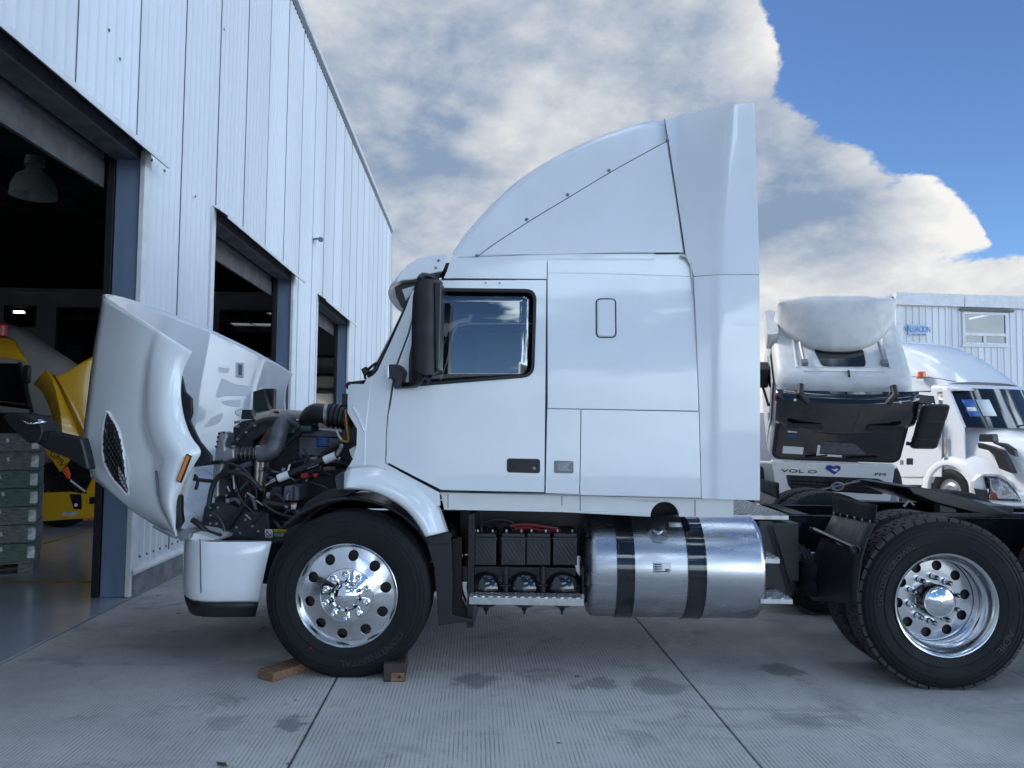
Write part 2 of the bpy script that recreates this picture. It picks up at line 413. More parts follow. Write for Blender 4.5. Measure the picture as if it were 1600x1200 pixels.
# ================================================================== the yard
HRZ = R(92.8)                                    # hall: local x along its long wall (away from the camera), local y into the hall
HALL = Frame((-3.37, 5.07, 0), HRZ)
def on_ground(px, py):
    p = HALL.onZ(px, py, 0); return p
J1 = on_ground(450, 1199).y; J2 = on_ground(1190, 1199).y
SPOTS = [(*on_ground(x, y)[:2], r, a) for x, y, r, a in ((457, 1130, .11, .7), (740, 1064, .17, .7), (940, 1068, .14, .6), (905, 1075, .08, .5), (1030, 1072, .20, .55), (1225, 1047, .16, .75), (1250, 1125, .16, .4), (1325, 1120, .10, .4), (350, 1128, .13, .4), (300, 1000, .5, .35), (390, 1060, .5, .3), (700, 960, .7, .4))]
concrete()
g = MB().grid([[(-400, -400, -.03), (400, -400, -.03)], [(-400, 400, -.03), (400, 400, -.03)]]).build('ground', 'kerb_grey', None, smooth=False)
tag(g, kind='structure')
g.rotation_euler = (0, 0, HRZ); g.location = (-3.37, 5.07, 0)
pitch = J1 - J2
edges_ = [-.06, J1] + [J1 - pitch * k for k in range(1, 16)]
for a, b in zip(edges_, edges_[1:]):
    o = MB().box(-30, 60, b + .006, a - .006, -.028, 0).build('concrete_slab', 'concrete', g, smooth=False, bevel=.003, seg=1)
# ================================================================== the hall
hall = empty('warehouse', (-3.37, 5.07, 0), HRZ)
tag(hall, 'long white corrugated metal workshop hall with open roller doors on the left', 'warehouse')
HZ, DOORS, SEND, SBEG = 8.66, [(-1.95, 1.97), (3.90, 7.86), (9.90, 13.65)], 22.6, -13.9
DZ = 4.0
def corr(a, b, z0, z1):
    """one corrugated sheet, trapezoid ribs standing out of the wall plane (towards -y)"""
    prof = []; p = (b - a) / max(1, round((b - a) / .152)); s = a; k = 0
    while s < b - 1e-4:
        for ds, d in ((0, 0), (.050, 0), (.088, -.044), (.122, -.044)):
            if s + ds < b - .002: prof.append((s + ds, d))
        s += p
    prof.append((b, 0))
    return MB().grid([[(x, d, z0) for x, d in prof], [(x, d, z1) for x, d in prof]])
k0 = int((SBEG - 3.93) / 1.07) - 1; edges_ = [3.93 + 1.07 * k for k in range(k0, 40)]
for a, b in zip(edges_, edges_[1:]):
    a, b = max(a, SBEG), min(b, SEND)
    if b - a < .05: continue
    cuts = sorted({a, b, *[e for d in DOORS for e in d if a < e < b]})
    for c, d in zip(cuts, cuts[1:]):
        if d - c < .03: continue
        mid = (c + d) / 2; over = any(e0 < mid < e1 for e0, e1 in DOORS)
        jj = random.uniform(0, .004)
        o = corr(c + .008, d - .008, DZ + .145 if over else .27, HZ - .06)
        o = o.build('wall_sheet', 'sheet_white', hall, sharp=20); o.location.y = jj
    if not any(e0 < b < e1 for e0, e1 in DOORS): z_ = .30
    else: z_ = DZ + .15
    box('sheet_joint', b - .056, b - .042, -.0475, -.040, z_, HZ - .14, 'joint_grey', hall, bevel=0)  # dark strip: lap shadow and gap between sheets, put in as colour
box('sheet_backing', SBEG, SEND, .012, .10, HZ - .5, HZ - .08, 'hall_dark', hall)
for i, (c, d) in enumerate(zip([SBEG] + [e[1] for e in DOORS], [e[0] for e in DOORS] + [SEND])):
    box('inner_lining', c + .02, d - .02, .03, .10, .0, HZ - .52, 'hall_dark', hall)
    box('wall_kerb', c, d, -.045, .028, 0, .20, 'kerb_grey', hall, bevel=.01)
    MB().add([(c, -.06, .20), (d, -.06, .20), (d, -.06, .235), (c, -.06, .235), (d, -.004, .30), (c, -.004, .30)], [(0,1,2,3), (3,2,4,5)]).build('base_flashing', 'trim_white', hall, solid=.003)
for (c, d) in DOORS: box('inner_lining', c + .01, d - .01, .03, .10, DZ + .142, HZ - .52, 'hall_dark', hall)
for k in range(13):
    MB().lathe([(0, -.012), (.011, -.010), (.013, .0)], (2.12 + .1525 * k, -.046, .345), 'Y', 8).build('sheet_screw', 'sensor_grey', hall)
for px, py in ((187, 92), (170, 47), (237, 250), (257, 267), (305, 307), (350, 46)):
    p = HALL.onY(px, py, -.046); MB().lathe([(0, -.010), (.013, -.008), (.016, .0)], p, 'Y', 8).build('sheet_screw', 'sensor_grey', hall)
# roof edge: white verge trim with the dark comb of the sheet ends under it
box('verge_trim', SBEG - .1, SEND + .12, -.10, .16, HZ - .03, HZ + .09, 'trim_white', hall, bevel=.01)
box('verge_gutter', SBEG, SEND + .05, -.055, -.03, HZ - .13, HZ - .035, 'sensor_grey', hall)
box('corner_trim', SEND - .01, SEND + .03, -.045, .14, .0, HZ - .04, 'trim_white', hall)
# hall shell: roof, far end, back, near end
HD = 22
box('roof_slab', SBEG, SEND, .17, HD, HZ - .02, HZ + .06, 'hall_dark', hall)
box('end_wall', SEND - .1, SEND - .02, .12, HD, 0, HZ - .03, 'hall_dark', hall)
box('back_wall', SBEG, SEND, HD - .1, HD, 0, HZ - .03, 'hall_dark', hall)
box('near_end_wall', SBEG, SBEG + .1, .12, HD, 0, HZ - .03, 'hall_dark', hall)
box('floor', SBEG, SEND - .1, -.045, HD - .1, -.02, .004, 'epoxy', hall, bevel=0)
for n_ in (2.35, 7.5): box('floor_line', 1.0 if n_ < 3 else -6, 8.6, n_, n_ + .09, .006, .008, 'floor_line', hall, bevel=0)
box('floor_line', 2.6, 2.69, .6, 9, .0065, .0085, 'floor_line', hall, bevel=0)
for s_ in (-8, -2, 4, 10, 16):
    for zz in (HZ - .35,):
        box('roof_beam', s_ - .1, s_ + .1, .2, HD - .2, zz - .2, zz + .2, 'hall_dark', hall)
for s_ in range(-12, 23, 3):
    box('roof_purlin', SBEG, SEND - .2, 2.0 + (s_ + 12) * .5, 2.08 + (s_ + 12) * .5, HZ - .15, HZ - .04, 'hall_dark', hall)
for (c, d) in DOORS:
    for s_, sg in ((c, 1), (d, -1)):
        lo, hi = (s_ - .14, s_) if sg == 1 else (s_, s_ + .14)
        box('door_jamb', lo + .002, hi + .004 * sg, .0, .23, .005, DZ + .05, 'steel_blue', hall, bevel=.006)
        box('jamb_trim', lo - .03 if sg == -1 else lo + .03, (hi - .06) if sg == -1 else hi + .012, -.045, -.001, .01, DZ + .1, 'trim_white', hall)
        box('door_track', s_ - .05 if sg == 1 else s_ - .02, s_ + .02 if sg == 1 else s_ + .05, .235, .30, .005, DZ, 'seal', hall)
    # header beam, rolled door curtain and sloping canopy flashing
    box('door_header', c - .3, d + .3, .02, .26, DZ + .02, DZ + .14, 'canopy_dark', hall, bevel=.01)
    MB().lathe([(0, c + .02), (.17, c + .02), (.17, d - .02), (0, d - .02)], (0, .5, DZ + .05), 'X', 20).build('door_roll', 'canopy_dark', hall)
    box('curtain_edge', c + .03, d - .03, .32, .36, DZ - .26, DZ - .02, 'canopy_dark', hall)
    a, b = c - .08, d + .10
    MB().add([(a, .01, DZ + .15), (b, .01, DZ + .15), (b, -.20, DZ + .02), (a, -.20, DZ + .02), (b, -.205, DZ - .02), (a, -.205, DZ - .02)], [(0,1,2,3), (3,2,4,5)]).build('canopy', 'canopy_dark', hall, solid=.006, smooth=False)
    MB().box(a, b, -.216, -.208, DZ - .022, DZ + .028).build('canopy_edge', 'trim_white', hall)
# office block inside the hall at its far end: pale wall with windows, seen through the doors
SO = 21.4
def WS(px, py, s=SO):
    p = HALL.onX(px, py, s); return p.y, p.z
top = WS(380, 458)[1]
box('office_wall', SO, SO + .12, .3, HD - .2, 0, top, 'hall_wall', hall, bevel=0)
box('office_ledge', SO - .06, SO, .3, HD - .2, top - .12, top + .03, 'hall_wall', hall)
def hall_window(x0, y0, x1, y1, mull=None, trans=None, lower='office_glass'):
    n0, z1 = WS(x0, y0); n1, z0 = WS(x1, y1)
    n0, n1 = sorted((n0, n1)); e = .07
    wf = MB().box(SO - .05, SO - .004, n0, n1, z0, z0 + e).box(SO - .05, SO - .004, n0, n1, z1 - e, z1).box(SO - .05, SO - .004, n0, n0 + e, z0 + e, z1 - e).box(SO - .05, SO - .004, n1 - e, n1, z0 + e, z1 - e)
    if trans:
        zt = WS(x0, trans)[1]; wf.box(SO - .05, SO - .004, n0 + e, n1 - e, zt - .05, zt + .05)
        if mull: wf.box(SO - .05, SO - .004, (n0 + n1) / 2 - .04, (n0 + n1) / 2 + .04, zt + .05, z1 - e)
    w = wf.build('window', 'hall_dark', hall, bevel=0)
    MB().box(SO - .02, SO - .012, n0 + e, n1 - e, z0 + e, z1 - e).build('pane', 'office_glass', w, bevel=0)
    return n0, n1, z0, z1
hall_window(8, 477, 56, 512); hall_window(90, 480, 156, 590, 1, 497); hall_window(344, 484, 426, 556, 1, 502)
n0, z0 = WS(31, 488); tl = MB().box(SO - .09, SO - .055, n0 - .16, n0 + .16, z0 - .035, z0 + .035).build('strip_lamp', 'lamp_lit', hall)
n0, z0 = WS(496, 641); MB().lathe([(0, -.14), (.13, -.12), (.17, 0), (.15, .1), (0, .14)], (SO - .4, n0, z0), 'Z', 12).build('round_lamp', 'lamp_lit', hall)
n0, z0 = WS(332, 504); MB().lathe([(.05, .12), (.13, .0), (.12, -.16), (0, -.18)], (SO - .2, n0, z0), 'Z', 12).build('wall_lamp', 'lamp_shell', hall)
for py in (557, 586, 613): 
    n0, z0 = WS(515, py); box('wall_rail', SO - .07, SO - .01, .4, 6, z0 - .05, z0 + .05, 'hall_dark', hall)
n0, z0 = WS(120, 560); box('wall_cabinet', SO - .25, SO - .01, n0 - .25, n0 + .25, z0 - .4, z0 + .4, 'hall_dark', hall)
# roof light panels, made to glow
for px, py in ((362, 382), (385, 403)):
    p = HALL.onZ(px, py, HZ - .25); box('roof_glow_panel', p.x - .55, p.x + .55, p.y - .5, p.y + .5, HZ - .27, HZ - .2, 'roof_glow', hall)
for s_, n_ in ((-7, 5), (-7, 12), (-1, 8), (-1, 15), (4.5, 12)): box('roof_glow_panel', s_ - .5, s_ + .5, n_ - 2, n_ + 2, HZ - .12, HZ - .05, 'roof_glow', hall)  # added glowing panels out of view, brightening the hall inside
# high bay lamp hanging in the first bay
p = HALL.onX(53, 285, 3.0)
lamp = empty('hanging_lamp', (0, 0, 0)); lamp.parent = None
lm = Matrix.Translation((-3.37, 5.07, 0)) @ Matrix.Rotation(HRZ, 4, 'Z')
lamp.matrix_world = lm @ Matrix.Translation(p)
tag(lamp, 'dome shaped high bay lamp hanging inside the nearest door of the hall', 'lamp')
MB().lathe([(.07, .17), (.09, .12), (.17, .06), (.215, -.05), (.225, -.15), (.215, -.15), (.2, -.05), (.1, .07)], (0, 0, 0), 'Z', 24).build('shade', 'lamp_shell', lamp)
MB().lathe([(0, .28), (.09, .27), (.1, .18), (0, .165)], (0, 0, 0), 'Z', 16).build('ballast', 'sensor_grey', lamp)
tube('cord', [(0, 0, .27), (0, 0, HZ - p.z - .05)], .008, 'seal', lamp, 5)
# camera on the wall and a rain pipe past the far corner
p = HALL.onY(489, 374, -.03)
wl = empty('wall_camera'); wl.matrix_world = lm @ Matrix.Translation(p)
tag(wl, 'small grey security camera on the corrugated hall wall', 'camera')
MB().tube([(0, 0, 0), (0, -.12, .02)], .018, 8).build('bracket', 'sensor_grey', wl)
MB().tube([(.09, -.13, .02), (-.13, -.17, -.03)], .05, 10).build('housing', 'sensor_grey', wl)
p = HALL.onX(610, 600, SEND + 1.2); q0 = HALL.onX(610, 447, SEND + 1.2)
rp = empty('rain_pipe'); rp.matrix_world = lm @ Matrix.Translation((p.x, p.y, 0))
tag(rp, 'white vertical pipe standing past the far corner of the hall', 'pipe')
tube('pipe', [(0, 0, 0), (0, 0, q0.z)], .12, 'trim_white', rp, 14)
MB().lathe([(.125, 0), (.16, .02), (.16, .1), (.125, .12)], (0, 0, q0.z - .15), 'Z', 14).build('collar', 'trim_white', rp)
# ================================================================== the white tractor unit (faces left, bonnet tipped open)
TLOC, TRZ = (-1.053, 4.886, 0), R(-1.5)
TR = Frame(TLOC, TRZ)
truck = empty('semi_truck', TLOC, TRZ)
tag(truck, 'white sleeper cab road tractor parked side on with its bonnet tipped open', 'truck')
TW = 2.42                                            # overall width; the far side is the near side mirrored
def P(px, py, y=0.): return TR.onY(px, py, y)
def PX(pts, y=0.): return [xz(P(a, b, y)) for a, b in pts]
def PXF(pts, f):
    out = []
    for a, b in pts:
        y = .08
        for _ in range(4): p = P(a, b, y); y = f(p.x, p.z)
        out.append(xz(P(a, b, y)))
    return out
def yb(x, z): 
    t = max(0, (z - 1.6) / 1.1); f = max(0, (.42 - x) / .5)
    return .06 + .085 * t * t + .10 * f * f - .045 * max(0, min(.45, 1.69 - z))
def cabplate(name, pts, m='white_paint', holes=(), off=0., mir=True, parent=None, thick=.025, cx=8, cz=8, r=None, y0=.10, bevel=.003):
    yy = lambda x, z: yb(x, z) + off
    ol = PXF(pts, yy)
    if r: ol = rnd(ol, r)
    o = plate(name, ol, yy, m, parent or truck, holes=[PXF(h, yy) for h in holes], thick=thick, cx=cx, cz=cz, bevel=bevel)
    if mir:
        c = o.copy(); COL.objects.link(c); c.scale = (1, -1, 1); c.location = (0, TW, 0)
    return o
# ---- wheels ------------------------------------------------------------------
def disc_with_holes(name, r0, r1, rh, nh, rhole, yf, m, parent, a0=0., c=(0, 0)):
    circ = lambda cx_, cz_, r, n_: [(cx_ + r * math.cos(math.tau * k / n_), cz_ + r * math.sin(math.tau * k / n_)) for k in range(n_)]
    hs = [circ(rh * math.cos(a0 + math.tau * k / nh), rh * math.sin(a0 + math.tau * k / nh), rhole, 16) for k in range(nh)]
    if r0: hs.append(circ(0, 0, r0, 48))
    return plate(name, circ(0, 0, r1, 64), lambda x, z: yf(math.hypot(x, z)), m, parent, holes=hs, thick=.012, bevel=.002, sharp=40)
def interp(tab):
    def f(r):
        for (a, u), (b, v) in zip(tab, tab[1:]):
            if r <= b: return u + (v - u) * max(0, (r - a)) / (b - a)
        return tab[-1][1]
    return f
RW = .522
def tyre_profile(w, grooves):
    pr = [(.300, .035), (.312, .016), (.330, .008), (.350, .004), (.372, .000), (.374, -.003), (.380, -.003), (.382, .0005), (.41, -.003), (.437, -.003), (.439, -.006), (.446, -.005), (.448, -.001), (.462, .002), (.464, -.001), (.470, .000), (.472, .005), (.486, .010), (.488, .007), (.494, .010), (.497, .016), (.510, .026), (RW - .004, .036), (RW, .046)]
    for g_ in grooves: pr += [(RW, g_ - .007), (RW - .014, g_ - .005), (RW - .014, g_ + .005), (RW, g_ + .007)]
    back = [(RW, w - .046), (RW - .01, w - .03), (.48, w - .01), (.42, w + .004), (.35, w - .004), (.305, w - .03)]
    return pr + back
def arc_text(name, s, size, rad, a_mid, y, m, parent, sx=1.):
    # tops of the letters point outwards, reading clockwise as seen from the near side
    def fn(p):
        a = a_mid - p.x / rad; r = rad + p.y
        return Vector((r * math.cos(a), y - p.z, r * math.sin(a)))
    return text_mesh(name, s, size, m, parent, .003, fn, sx=sx)
def nut(mb, a, rad, y0, ln, r=.0155):
    c = Vector((rad * math.cos(a), 0, rad * math.sin(a)))
    mb.lathe([(r * 1.25, y0), (r * 1.25, y0 - .008), (r, y0 - .010), (r, y0 - ln * .65), (r * .8, y0 - ln * .88), (r * .4, y0 - ln), (0, y0 - ln)], c, 'Y', 10)
def front_wheel(loc, mirror=False, full=True):
    f = interp([(.16, .012), (.18, .018), (.20, .030), (.285, .052), (.30, .05)])
    w = disc_with_holes('wheel', .165, .296, .245, 10, .033, f, 'alloy', truck, R(11)); w.location = loc
    if mirror: w.scale = (1, -1, 1)
    MB().lathe([(.294, .055), (.297, .044), (.302, .030), (.311, .012), (.318, .004), (.322, .006), (.322, .02), (.30, .04), (.285, .09), (.275, .2), (.30, .27), (.318, .28)], (0, 0, 0), 'Y', 64).build('rim', 'alloy', w, sharp=50)
    MB().lathe(tyre_profile(.29, (.085, .125, .165, .205)), (0, 0, 0), 'Y', 96).build('tyre', 'rubber', w, sharp=25)
    MB().lathe([(.0, .09), (.27, .09), (.27, .2), (0, .2)], (0, 0, 0), 'Y', 24).build('brake_drum', 'seal', w)
    if full:
        MB().lathe([(.168, .020), (.167, .010), (.162, .006), (.100, .004), (.096, .0), (.088, -.008), (.076, -.030), (.052, -.046), (.025, -.053), (0, -.055)], (0, 0, 0), 'Y', 64).build('hub_cover', 'chrome', w, sharp=50)
        for k in range(10):
            mb = MB(); nut(mb, R(20) + math.tau * k / 10, .136, .006, .052, .0185); mb.build('lug_nut', 'chrome', w)
        arc_text('lettering', 'CONTINENTAL', .052, .415, R(-63), -.003, 'rubber_letter', w, sx=1.25)
        mb = MB().obox((-.215, -.002, -.325), (.004, 0, 0), (0, .002, 0), (0, 0, .004)); mb.build('paint_dot', 'red_plastic', w)
    return w
fc = P(541, 929, 0)
front_wheel((0 + fc.x, 0, .512))
front_wheel((fc.x, TW, .512), True, False)
def tread_blocks(w):
    mb = MB(); n_ = 46; cols = [(.030, .075), (.083, .128), (.136, .172), (.180, .222), (.230, w - .03)]
    for ci, (a, b) in enumerate(cols):
        for k in range(n_):
            t0 = math.tau * (k + (.5 if ci % 2 else 0) + .06) / n_; t1 = t0 + math.tau * .86 / n_
            vs = []
            for r in (RW - .022, RW + .006):
                for t, y in ((t0, a), (t1, a), (t1, b), (t0, b)):
                    tt = t + (.012 if ci % 2 else -.012) * (1 if y == b else 0)
                    vs.append((r * math.cos(tt), y, r * math.sin(tt)))
            mb.add(vs, [(4,5,6,7), (0,1,5,4), (1,2,6,5), (2,3,7,6), (3,0,4,7)])
    return mb
def rear_tyre_mesh():
    pr = [(r if r < RW - .012 else RW - .016, y) for r, y in tyre_profile(.27, ())]
    return MB().lathe(pr, (0, 0, 0), 'Y', 96)
def rear_wheel(loc, mirror=False, full=True):
    YD = .185
    f = interp([(.0, YD - .012), (.15, YD - .012), (.165, YD), (.26, YD + .004)])
    w = disc_with_holes('wheel', 0, .262, .213, 10, .031, f, 'alloy', truck, R(8)); w.location = loc
    if mirror: w.scale = (1, -1, 1)
    MB().lathe([(.264, YD + .004), (.268, YD - .02), (.270, .13), (.262, .115), (.262, .085), (.280, .07), (.287, .04), (.295, .018), (.306, .004), (.314, .002), (.318, .01), (.31, .04)], (0, 0, 0), 'Y', 64).build('rim', 'alloy', w, sharp=50)
    t = rear_tyre_mesh().build('tyre', 'rubber', w, sharp=25)
    tb = tread_blocks(.27).build('tread', 'rubber_tread', w, smooth=False); tag(tb, kind='stuff')
    MB().lathe([(0, YD + .03), (.25, YD + .03), (.25, .25), (0, .25)], (0, 0, 0), 'Y', 24).build('brake_drum', 'dark_steel', w)
    if full:
        MB().lathe([(.104, YD - .01), (.102, .10), (.098, .094), (.090, .092)], (0, 0, 0), 'Y', 40).build('hub', 'black_gloss', w, sharp=50)
        MB().lathe([(.096, .098), (.098, .085), (.092, .078), (.078, .074), (.055, .064), (.028, .058), (0, .056)], (0, 0, 0), 'Y', 40).build('hub_cover', 'chrome', w, sharp=60)
        for k in range(10):
            mb = MB(); nut(mb, R(14) + math.tau * k / 10, .141, YD - .010, .062, .0165); mb.build('lug_nut', 'chrome', w)
        arc_text('lettering', 'GOLDEN CROWN', .046, .405, R(150), -.004, 'rubber_letter', w, sx=1.15)
        arc_text('lettering', 'ADIE', .062, .405, R(-32), -.004, 'rubber_letter', w, sx=1.2)
    return w
rc = P(1478, 947, 0); rc.z = .516; AX2 = 1.27
def inner_dual(loc, mirror=False):
    w = MB().lathe([(.25, .02), (.27, .05), (.27, .2), (.31, .262)], (0, 0, 0), 'Y', 32).build('inner_wheel', 'dark_steel', truck); w.location = loc
    if mirror: w.scale = (1, -1, 1)
    for nm, src in (('tyre', None), ('tread', None)): pass
    return w
rw = rear_wheel((rc.x, -.015, rc.z))
ty = [c for c in rw.children if c.name.startswith('tyre')][0]; trd = [c for c in rw.children if c.name.startswith('tread')][0]
def clone_wheel(loc, mirror):
    w = inner_dual(loc, mirror)
    for s_ in (ty, trd):
        c = s_.copy(); COL.objects.link(c); c.parent = w
clone_wheel((rc.x, .315, rc.z), False)
clone_wheel((rc.x, TW + .015, rc.z), True); clone_wheel((rc.x, TW - .315, rc.z), True)
r2 = copy_tree(rw, truck); r2.location = (rc.x + AX2, -.015, rc.z)
clone_wheel((rc.x + AX2, .315, rc.z), False); clone_wheel((rc.x + AX2, TW + .015, rc.z), True)
# ---- chassis -----------------------------------------------------------------
for y0 in (.79, 1.55):
    MB().box(-.95, 6.6, y0, y0 + .012, .70, .96).box(-.95, 6.6, y0, y0 + .085, .945, .961).box(-.95, 6.6, y0, y0 + .085, .70, .714).build('frame_rail', 'black_gloss', truck, bevel=.003)
for xx in (1.1, 2.3, 3.2, 4.4, 5.6): box('crossmember', xx, xx + .12, .87, 1.55, .72, .93, 'black_frame', truck)
MB().tube([(rc.x, .5, rc.z), (rc.x, 1.0, rc.z), (rc.x, 1.12, rc.z), (rc.x, 1.3, rc.z), (rc.x, 1.42, rc.z), (rc.x, 1.95, rc.z)], [.085, .085, .21, .21, .085, .085], 14).build('drive_axle', 'dark_steel', truck)
MB().tube([(rc.x + AX2, .5, rc.z), (rc.x + AX2, 1.0, rc.z), (rc.x + AX2, 1.12, rc.z), (rc.x + AX2, 1.3, rc.z), (rc.x + AX2, 1.95, rc.z)], [.085, .085, .21, .21, .085], 14).build('drive_axle', 'dark_steel', truck)
MB().tube([(0, .3, .50), (0, .55, .42), (0, 1.9, .42), (0, 2.1, .50)], .06, 10).build('steer_axle', 'dark_steel', truck)
for s_ in (.62, 1.68):
    MB().tube(cr([(-.75, s_, .66), (-.3, s_, .52), (0, s_, .47), (.35, s_, .52), (.8, s_, .66)], 5), .035, 6).build('leaf_spring', 'dark_steel', truck)
    for dx in (-.55, .55, AX2 + .55):
        MB().lathe([(0, .30), (.12, .31), (.14, .36), (.12, .42), (.14, .48), (.13, .54), (0, .55)], (rc.x + dx, s_ + .06 if s_ < 1 else s_ - .06, .12), 'Z', 16).build('air_bag', 'rubber', truck)
MB().tube([(.9, 1.21, .66), (rc.x - .2, 1.21, .56)], .055, 12).build('drive_shaft', 'dark_steel', truck)
# mid dark equipment behind the tank and steps
box('air_dryer', 2.80, 3.02, .55, .78, .45, .80, 'engine_dark', truck, bevel=.04)
mb = MB()
for i in range(4):
    for j in range(3): mb.lathe([(0, -.022), (.014, -.02), (.014, 0)], (2.93 + .05 * j, .789, .905 - .065 * i), 'Y', 6)
mb.build('bolt_cluster', 'dark_steel', truck)
for k in range(5):
    a = P(1235 + 9 * k, 840 + 6 * k, .7)
    MB().tube(cr([a, a + Vector((.05, -.04, -.12)), a + Vector((.02 + .04 * k, -.02, -.3)), a + Vector((.12 + .03 * k, .1, -.42))], 5), .011, 6).build('air_hose', 'black_plastic', truck)
# fifth wheel
fw = [P(a, b, 1.0) for a, b in ((1396, 757), (1418, 758), (1450, 764), (1500, 778), (1545, 794), (1592, 815), (1586, 820), (1540, 806), (1490, 795), (1440, 782), (1405, 768))]
plate('fifth_wheel', [xz(p) for p in fw], .80, 'black_frame', truck, thick=.82, bevel=.012)
box('fifth_wheel_bracket', fw[2].x, fw[2].x + .12, .84, .92, .96, fw[2].z - .04, 'black_frame', truck); box('fifth_wheel_bracket', fw[2].x + .25, fw[2].x + .55, .88, 1.5, .96, 1.04, 'black_frame', truck)
box('fifth_wheel_rail', fw[0].x, fw[5].x + .1, .80, .88, .963, .995, 'black_frame', truck); box('fifth_wheel_rail', fw[0].x, fw[5].x + .1, 1.54, 1.62, .963, .995, 'black_frame', truck)
tube('release_handle', [P(1412, 792, .85), P(1420, 783, .85), P(1428, 790, .84)], .009, 'galv', truck, 6)
# deck plate behind the cab
d0, d1 = P(1140, 805, .5), P(1290, 805, .5)
def tread_plate(name, x0, x1, y0, y1, z, parent, pitch=.04, th=.03, m='step_alu'):
    o = box(name, x0, x1, y0, y1, z - th, z, m, parent, bevel=.003)
    mb = MB(); nx = max(1, int((x1 - x0) / pitch)); ny = max(1, int((y1 - y0) / pitch))
    for i in range(nx):
        for j in range(ny):
            cx_, cy_ = x0 + (i + .5) * (x1 - x0) / nx, y0 + (j + .5) * (y1 - y0) / ny
            s_ = 1 if (i + j) % 2 else -1
            mb.obox((cx_, cy_, z + .004), (.014, .009 * s_, 0), (-.003 * s_, .005, 0), (0, 0, .004))
    mb.build('grip', m, o, smooth=False)
    return o
tread_plate('deck_plate', d0.x, d0.x + .42, .55, 1.85, .985, truck)
# steps behind the tank with their black side plate
s1, s2 = P(1182, 872, .12), P(1217, 872, .12); tread_plate('step', s1.x, s2.x, .10, .36, s1.z, truck, .035)
s1, s2 = P(1188, 936, .08), P(1239, 936, .08); tread_plate('step', s1.x, s2.x, .08, .36, s1.z, truck, .035)
plate('step_plate', PX([(1186, 815), (1207, 815), (1240, 930), (1186, 940)], .38), .375, 'black_plastic', truck, thick=.02)
tube('step_brace', [P(1206, 822, .34), P(1239, 930, .34)], .008, 'black_frame', truck, 6)
box('step_box', P(1150, 0, .5).x, P(1240, 0, .5).x, .50, .77, .55, .94, 'black_frame', truck)
# quarter fender with mud flap in front of the drive wheels
def sheet(name, near, far, y0, y1, m, n=6, solid=.008, mir=True, parent=None):
    a = [P(*p, y0) for p in near]; b = [P(*p, y1) for p in far]
    a, b = cr(a, 4), cr(b, 4)
    o = MB().grid([[p.lerp(q_, k / n) for k in range(n + 1)] for p, q_ in zip(a, b)]).build(name, m, parent or truck, solid=solid, soff=1)
    if mir: c = o.copy(); COL.objects.link(c); c.scale = (1, -1, 1); c.location = (0, TW, 0)
    return o
sheet('quarter_fender', [(1366, 818), (1356, 840), (1347, 868), (1341, 905), (1338, 945)], [(1302, 803), (1287, 832), (1275, 860), (1269, 895), (1270, 938)], .0, .62, 'black_plastic')
sheet('fender_flap', [(1369, 789), (1366, 818)], [(1300, 774), (1301, 804)], .0, .62, 'rubber')
mb = MB()
for k in range(6):
    t = .06 + k * .175; p = P(1301, 801, .62).lerp(P(1366, 816, 0), t)
    MB().lathe([(0, -.006), (.009, -.005), (.011, 0)], p + Vector((-.008, -.004, 0)), 'X', 8).build('bolt', 'galv', truck)
tube('fender_bar', [P(1268, 827, .70), P(1334, 857, .03)], .020, 'black_gloss', truck, 10)
MB().lathe([(.022, 0), (.030, .005), (.030, .03), (.0, .035)], P(1334, 858, .03) + Vector((0, -.035, 0)), 'Y', 12).build('bar_cap', 'black_plastic', truck)
# ---- fuel tank ----------------------------------------------------------------
TR_ = .335; ta, tb_ = P(914, 884, .36), P(1183, 888, .33); tz = (P(1040, 884, .36).z); ty0 = .385
prof = [(0, ta.x - .03), (.12, ta.x - .028), (.24, ta.x - .012), (TR_ - .03, ta.x + .008), (TR_ - .006, ta.x + .03), (TR_, ta.x + .055), (TR_, tb_.x - .055), (TR_ - .006, tb_.x - .03), (TR_ - .03, tb_.x - .01), (.2, tb_.x + .01), (0, tb_.x + .02)]
tank = MB().lathe(prof, (0, ty0, tz), 'X', 64).build('fuel_tank', 'tank_alu', truck, sharp=50)
for a, b in ((964, 993), (1075, 1105)):
    xa, xb = P(a, 884, .05).x, P(b, 884, .05).x
    MB().lathe([(TR_ + .001, xa), (TR_ + .010, xa + .002), (TR_ + .010, xa + .014), (TR_ + .007, xa + .016), (TR_ + .007, xb - .016), (TR_ + .010, xb - .014), (TR_ + .010, xb - .002), (TR_ + .001, xb)], (0, ty0, tz), 'X', 64).build('tank_strap', 'black_gloss', tank, sharp=30)
    for ly in (-.02,):
        box('strap_buckle', xa + .012, xb - .012, ty0 - TR_ - .012, ty0 - TR_ - .004, tz - .012, tz + .004, 'black_frame', tank)
    box('tank_bracket', xa + .02, xb - .02, .45, .79, tz - .36, tz + .3, 'black_frame', truck)
ang = R(44)
def on_tank(x, a, extra=0.): return Vector((x, ty0 - (TR_ + extra) * math.cos(a), tz + (TR_ + extra) * math.sin(a)))
xa = P(1029, 830, .15).x
nrm = Vector((0, -math.cos(ang), math.sin(ang)))
MB().tube([on_tank(xa, ang), on_tank(xa, ang, .008)], .062, 24).build('filler_ring', 'tank_alu', tank)
MB().tube([on_tank(xa, ang + .12), on_tank(xa, ang + .12, .02), on_tank(xa, ang + .12, .035)], [.036, .036, .034], 20).build('filler_neck', 'tank_alu', tank)
MB().tube([on_tank(xa, ang + .12, .03), on_tank(xa, ang + .12, .058), on_tank(xa, ang + .12, .064)], [.040, .040, .03], 20).build('filler_cap', 'dark_steel', tank)
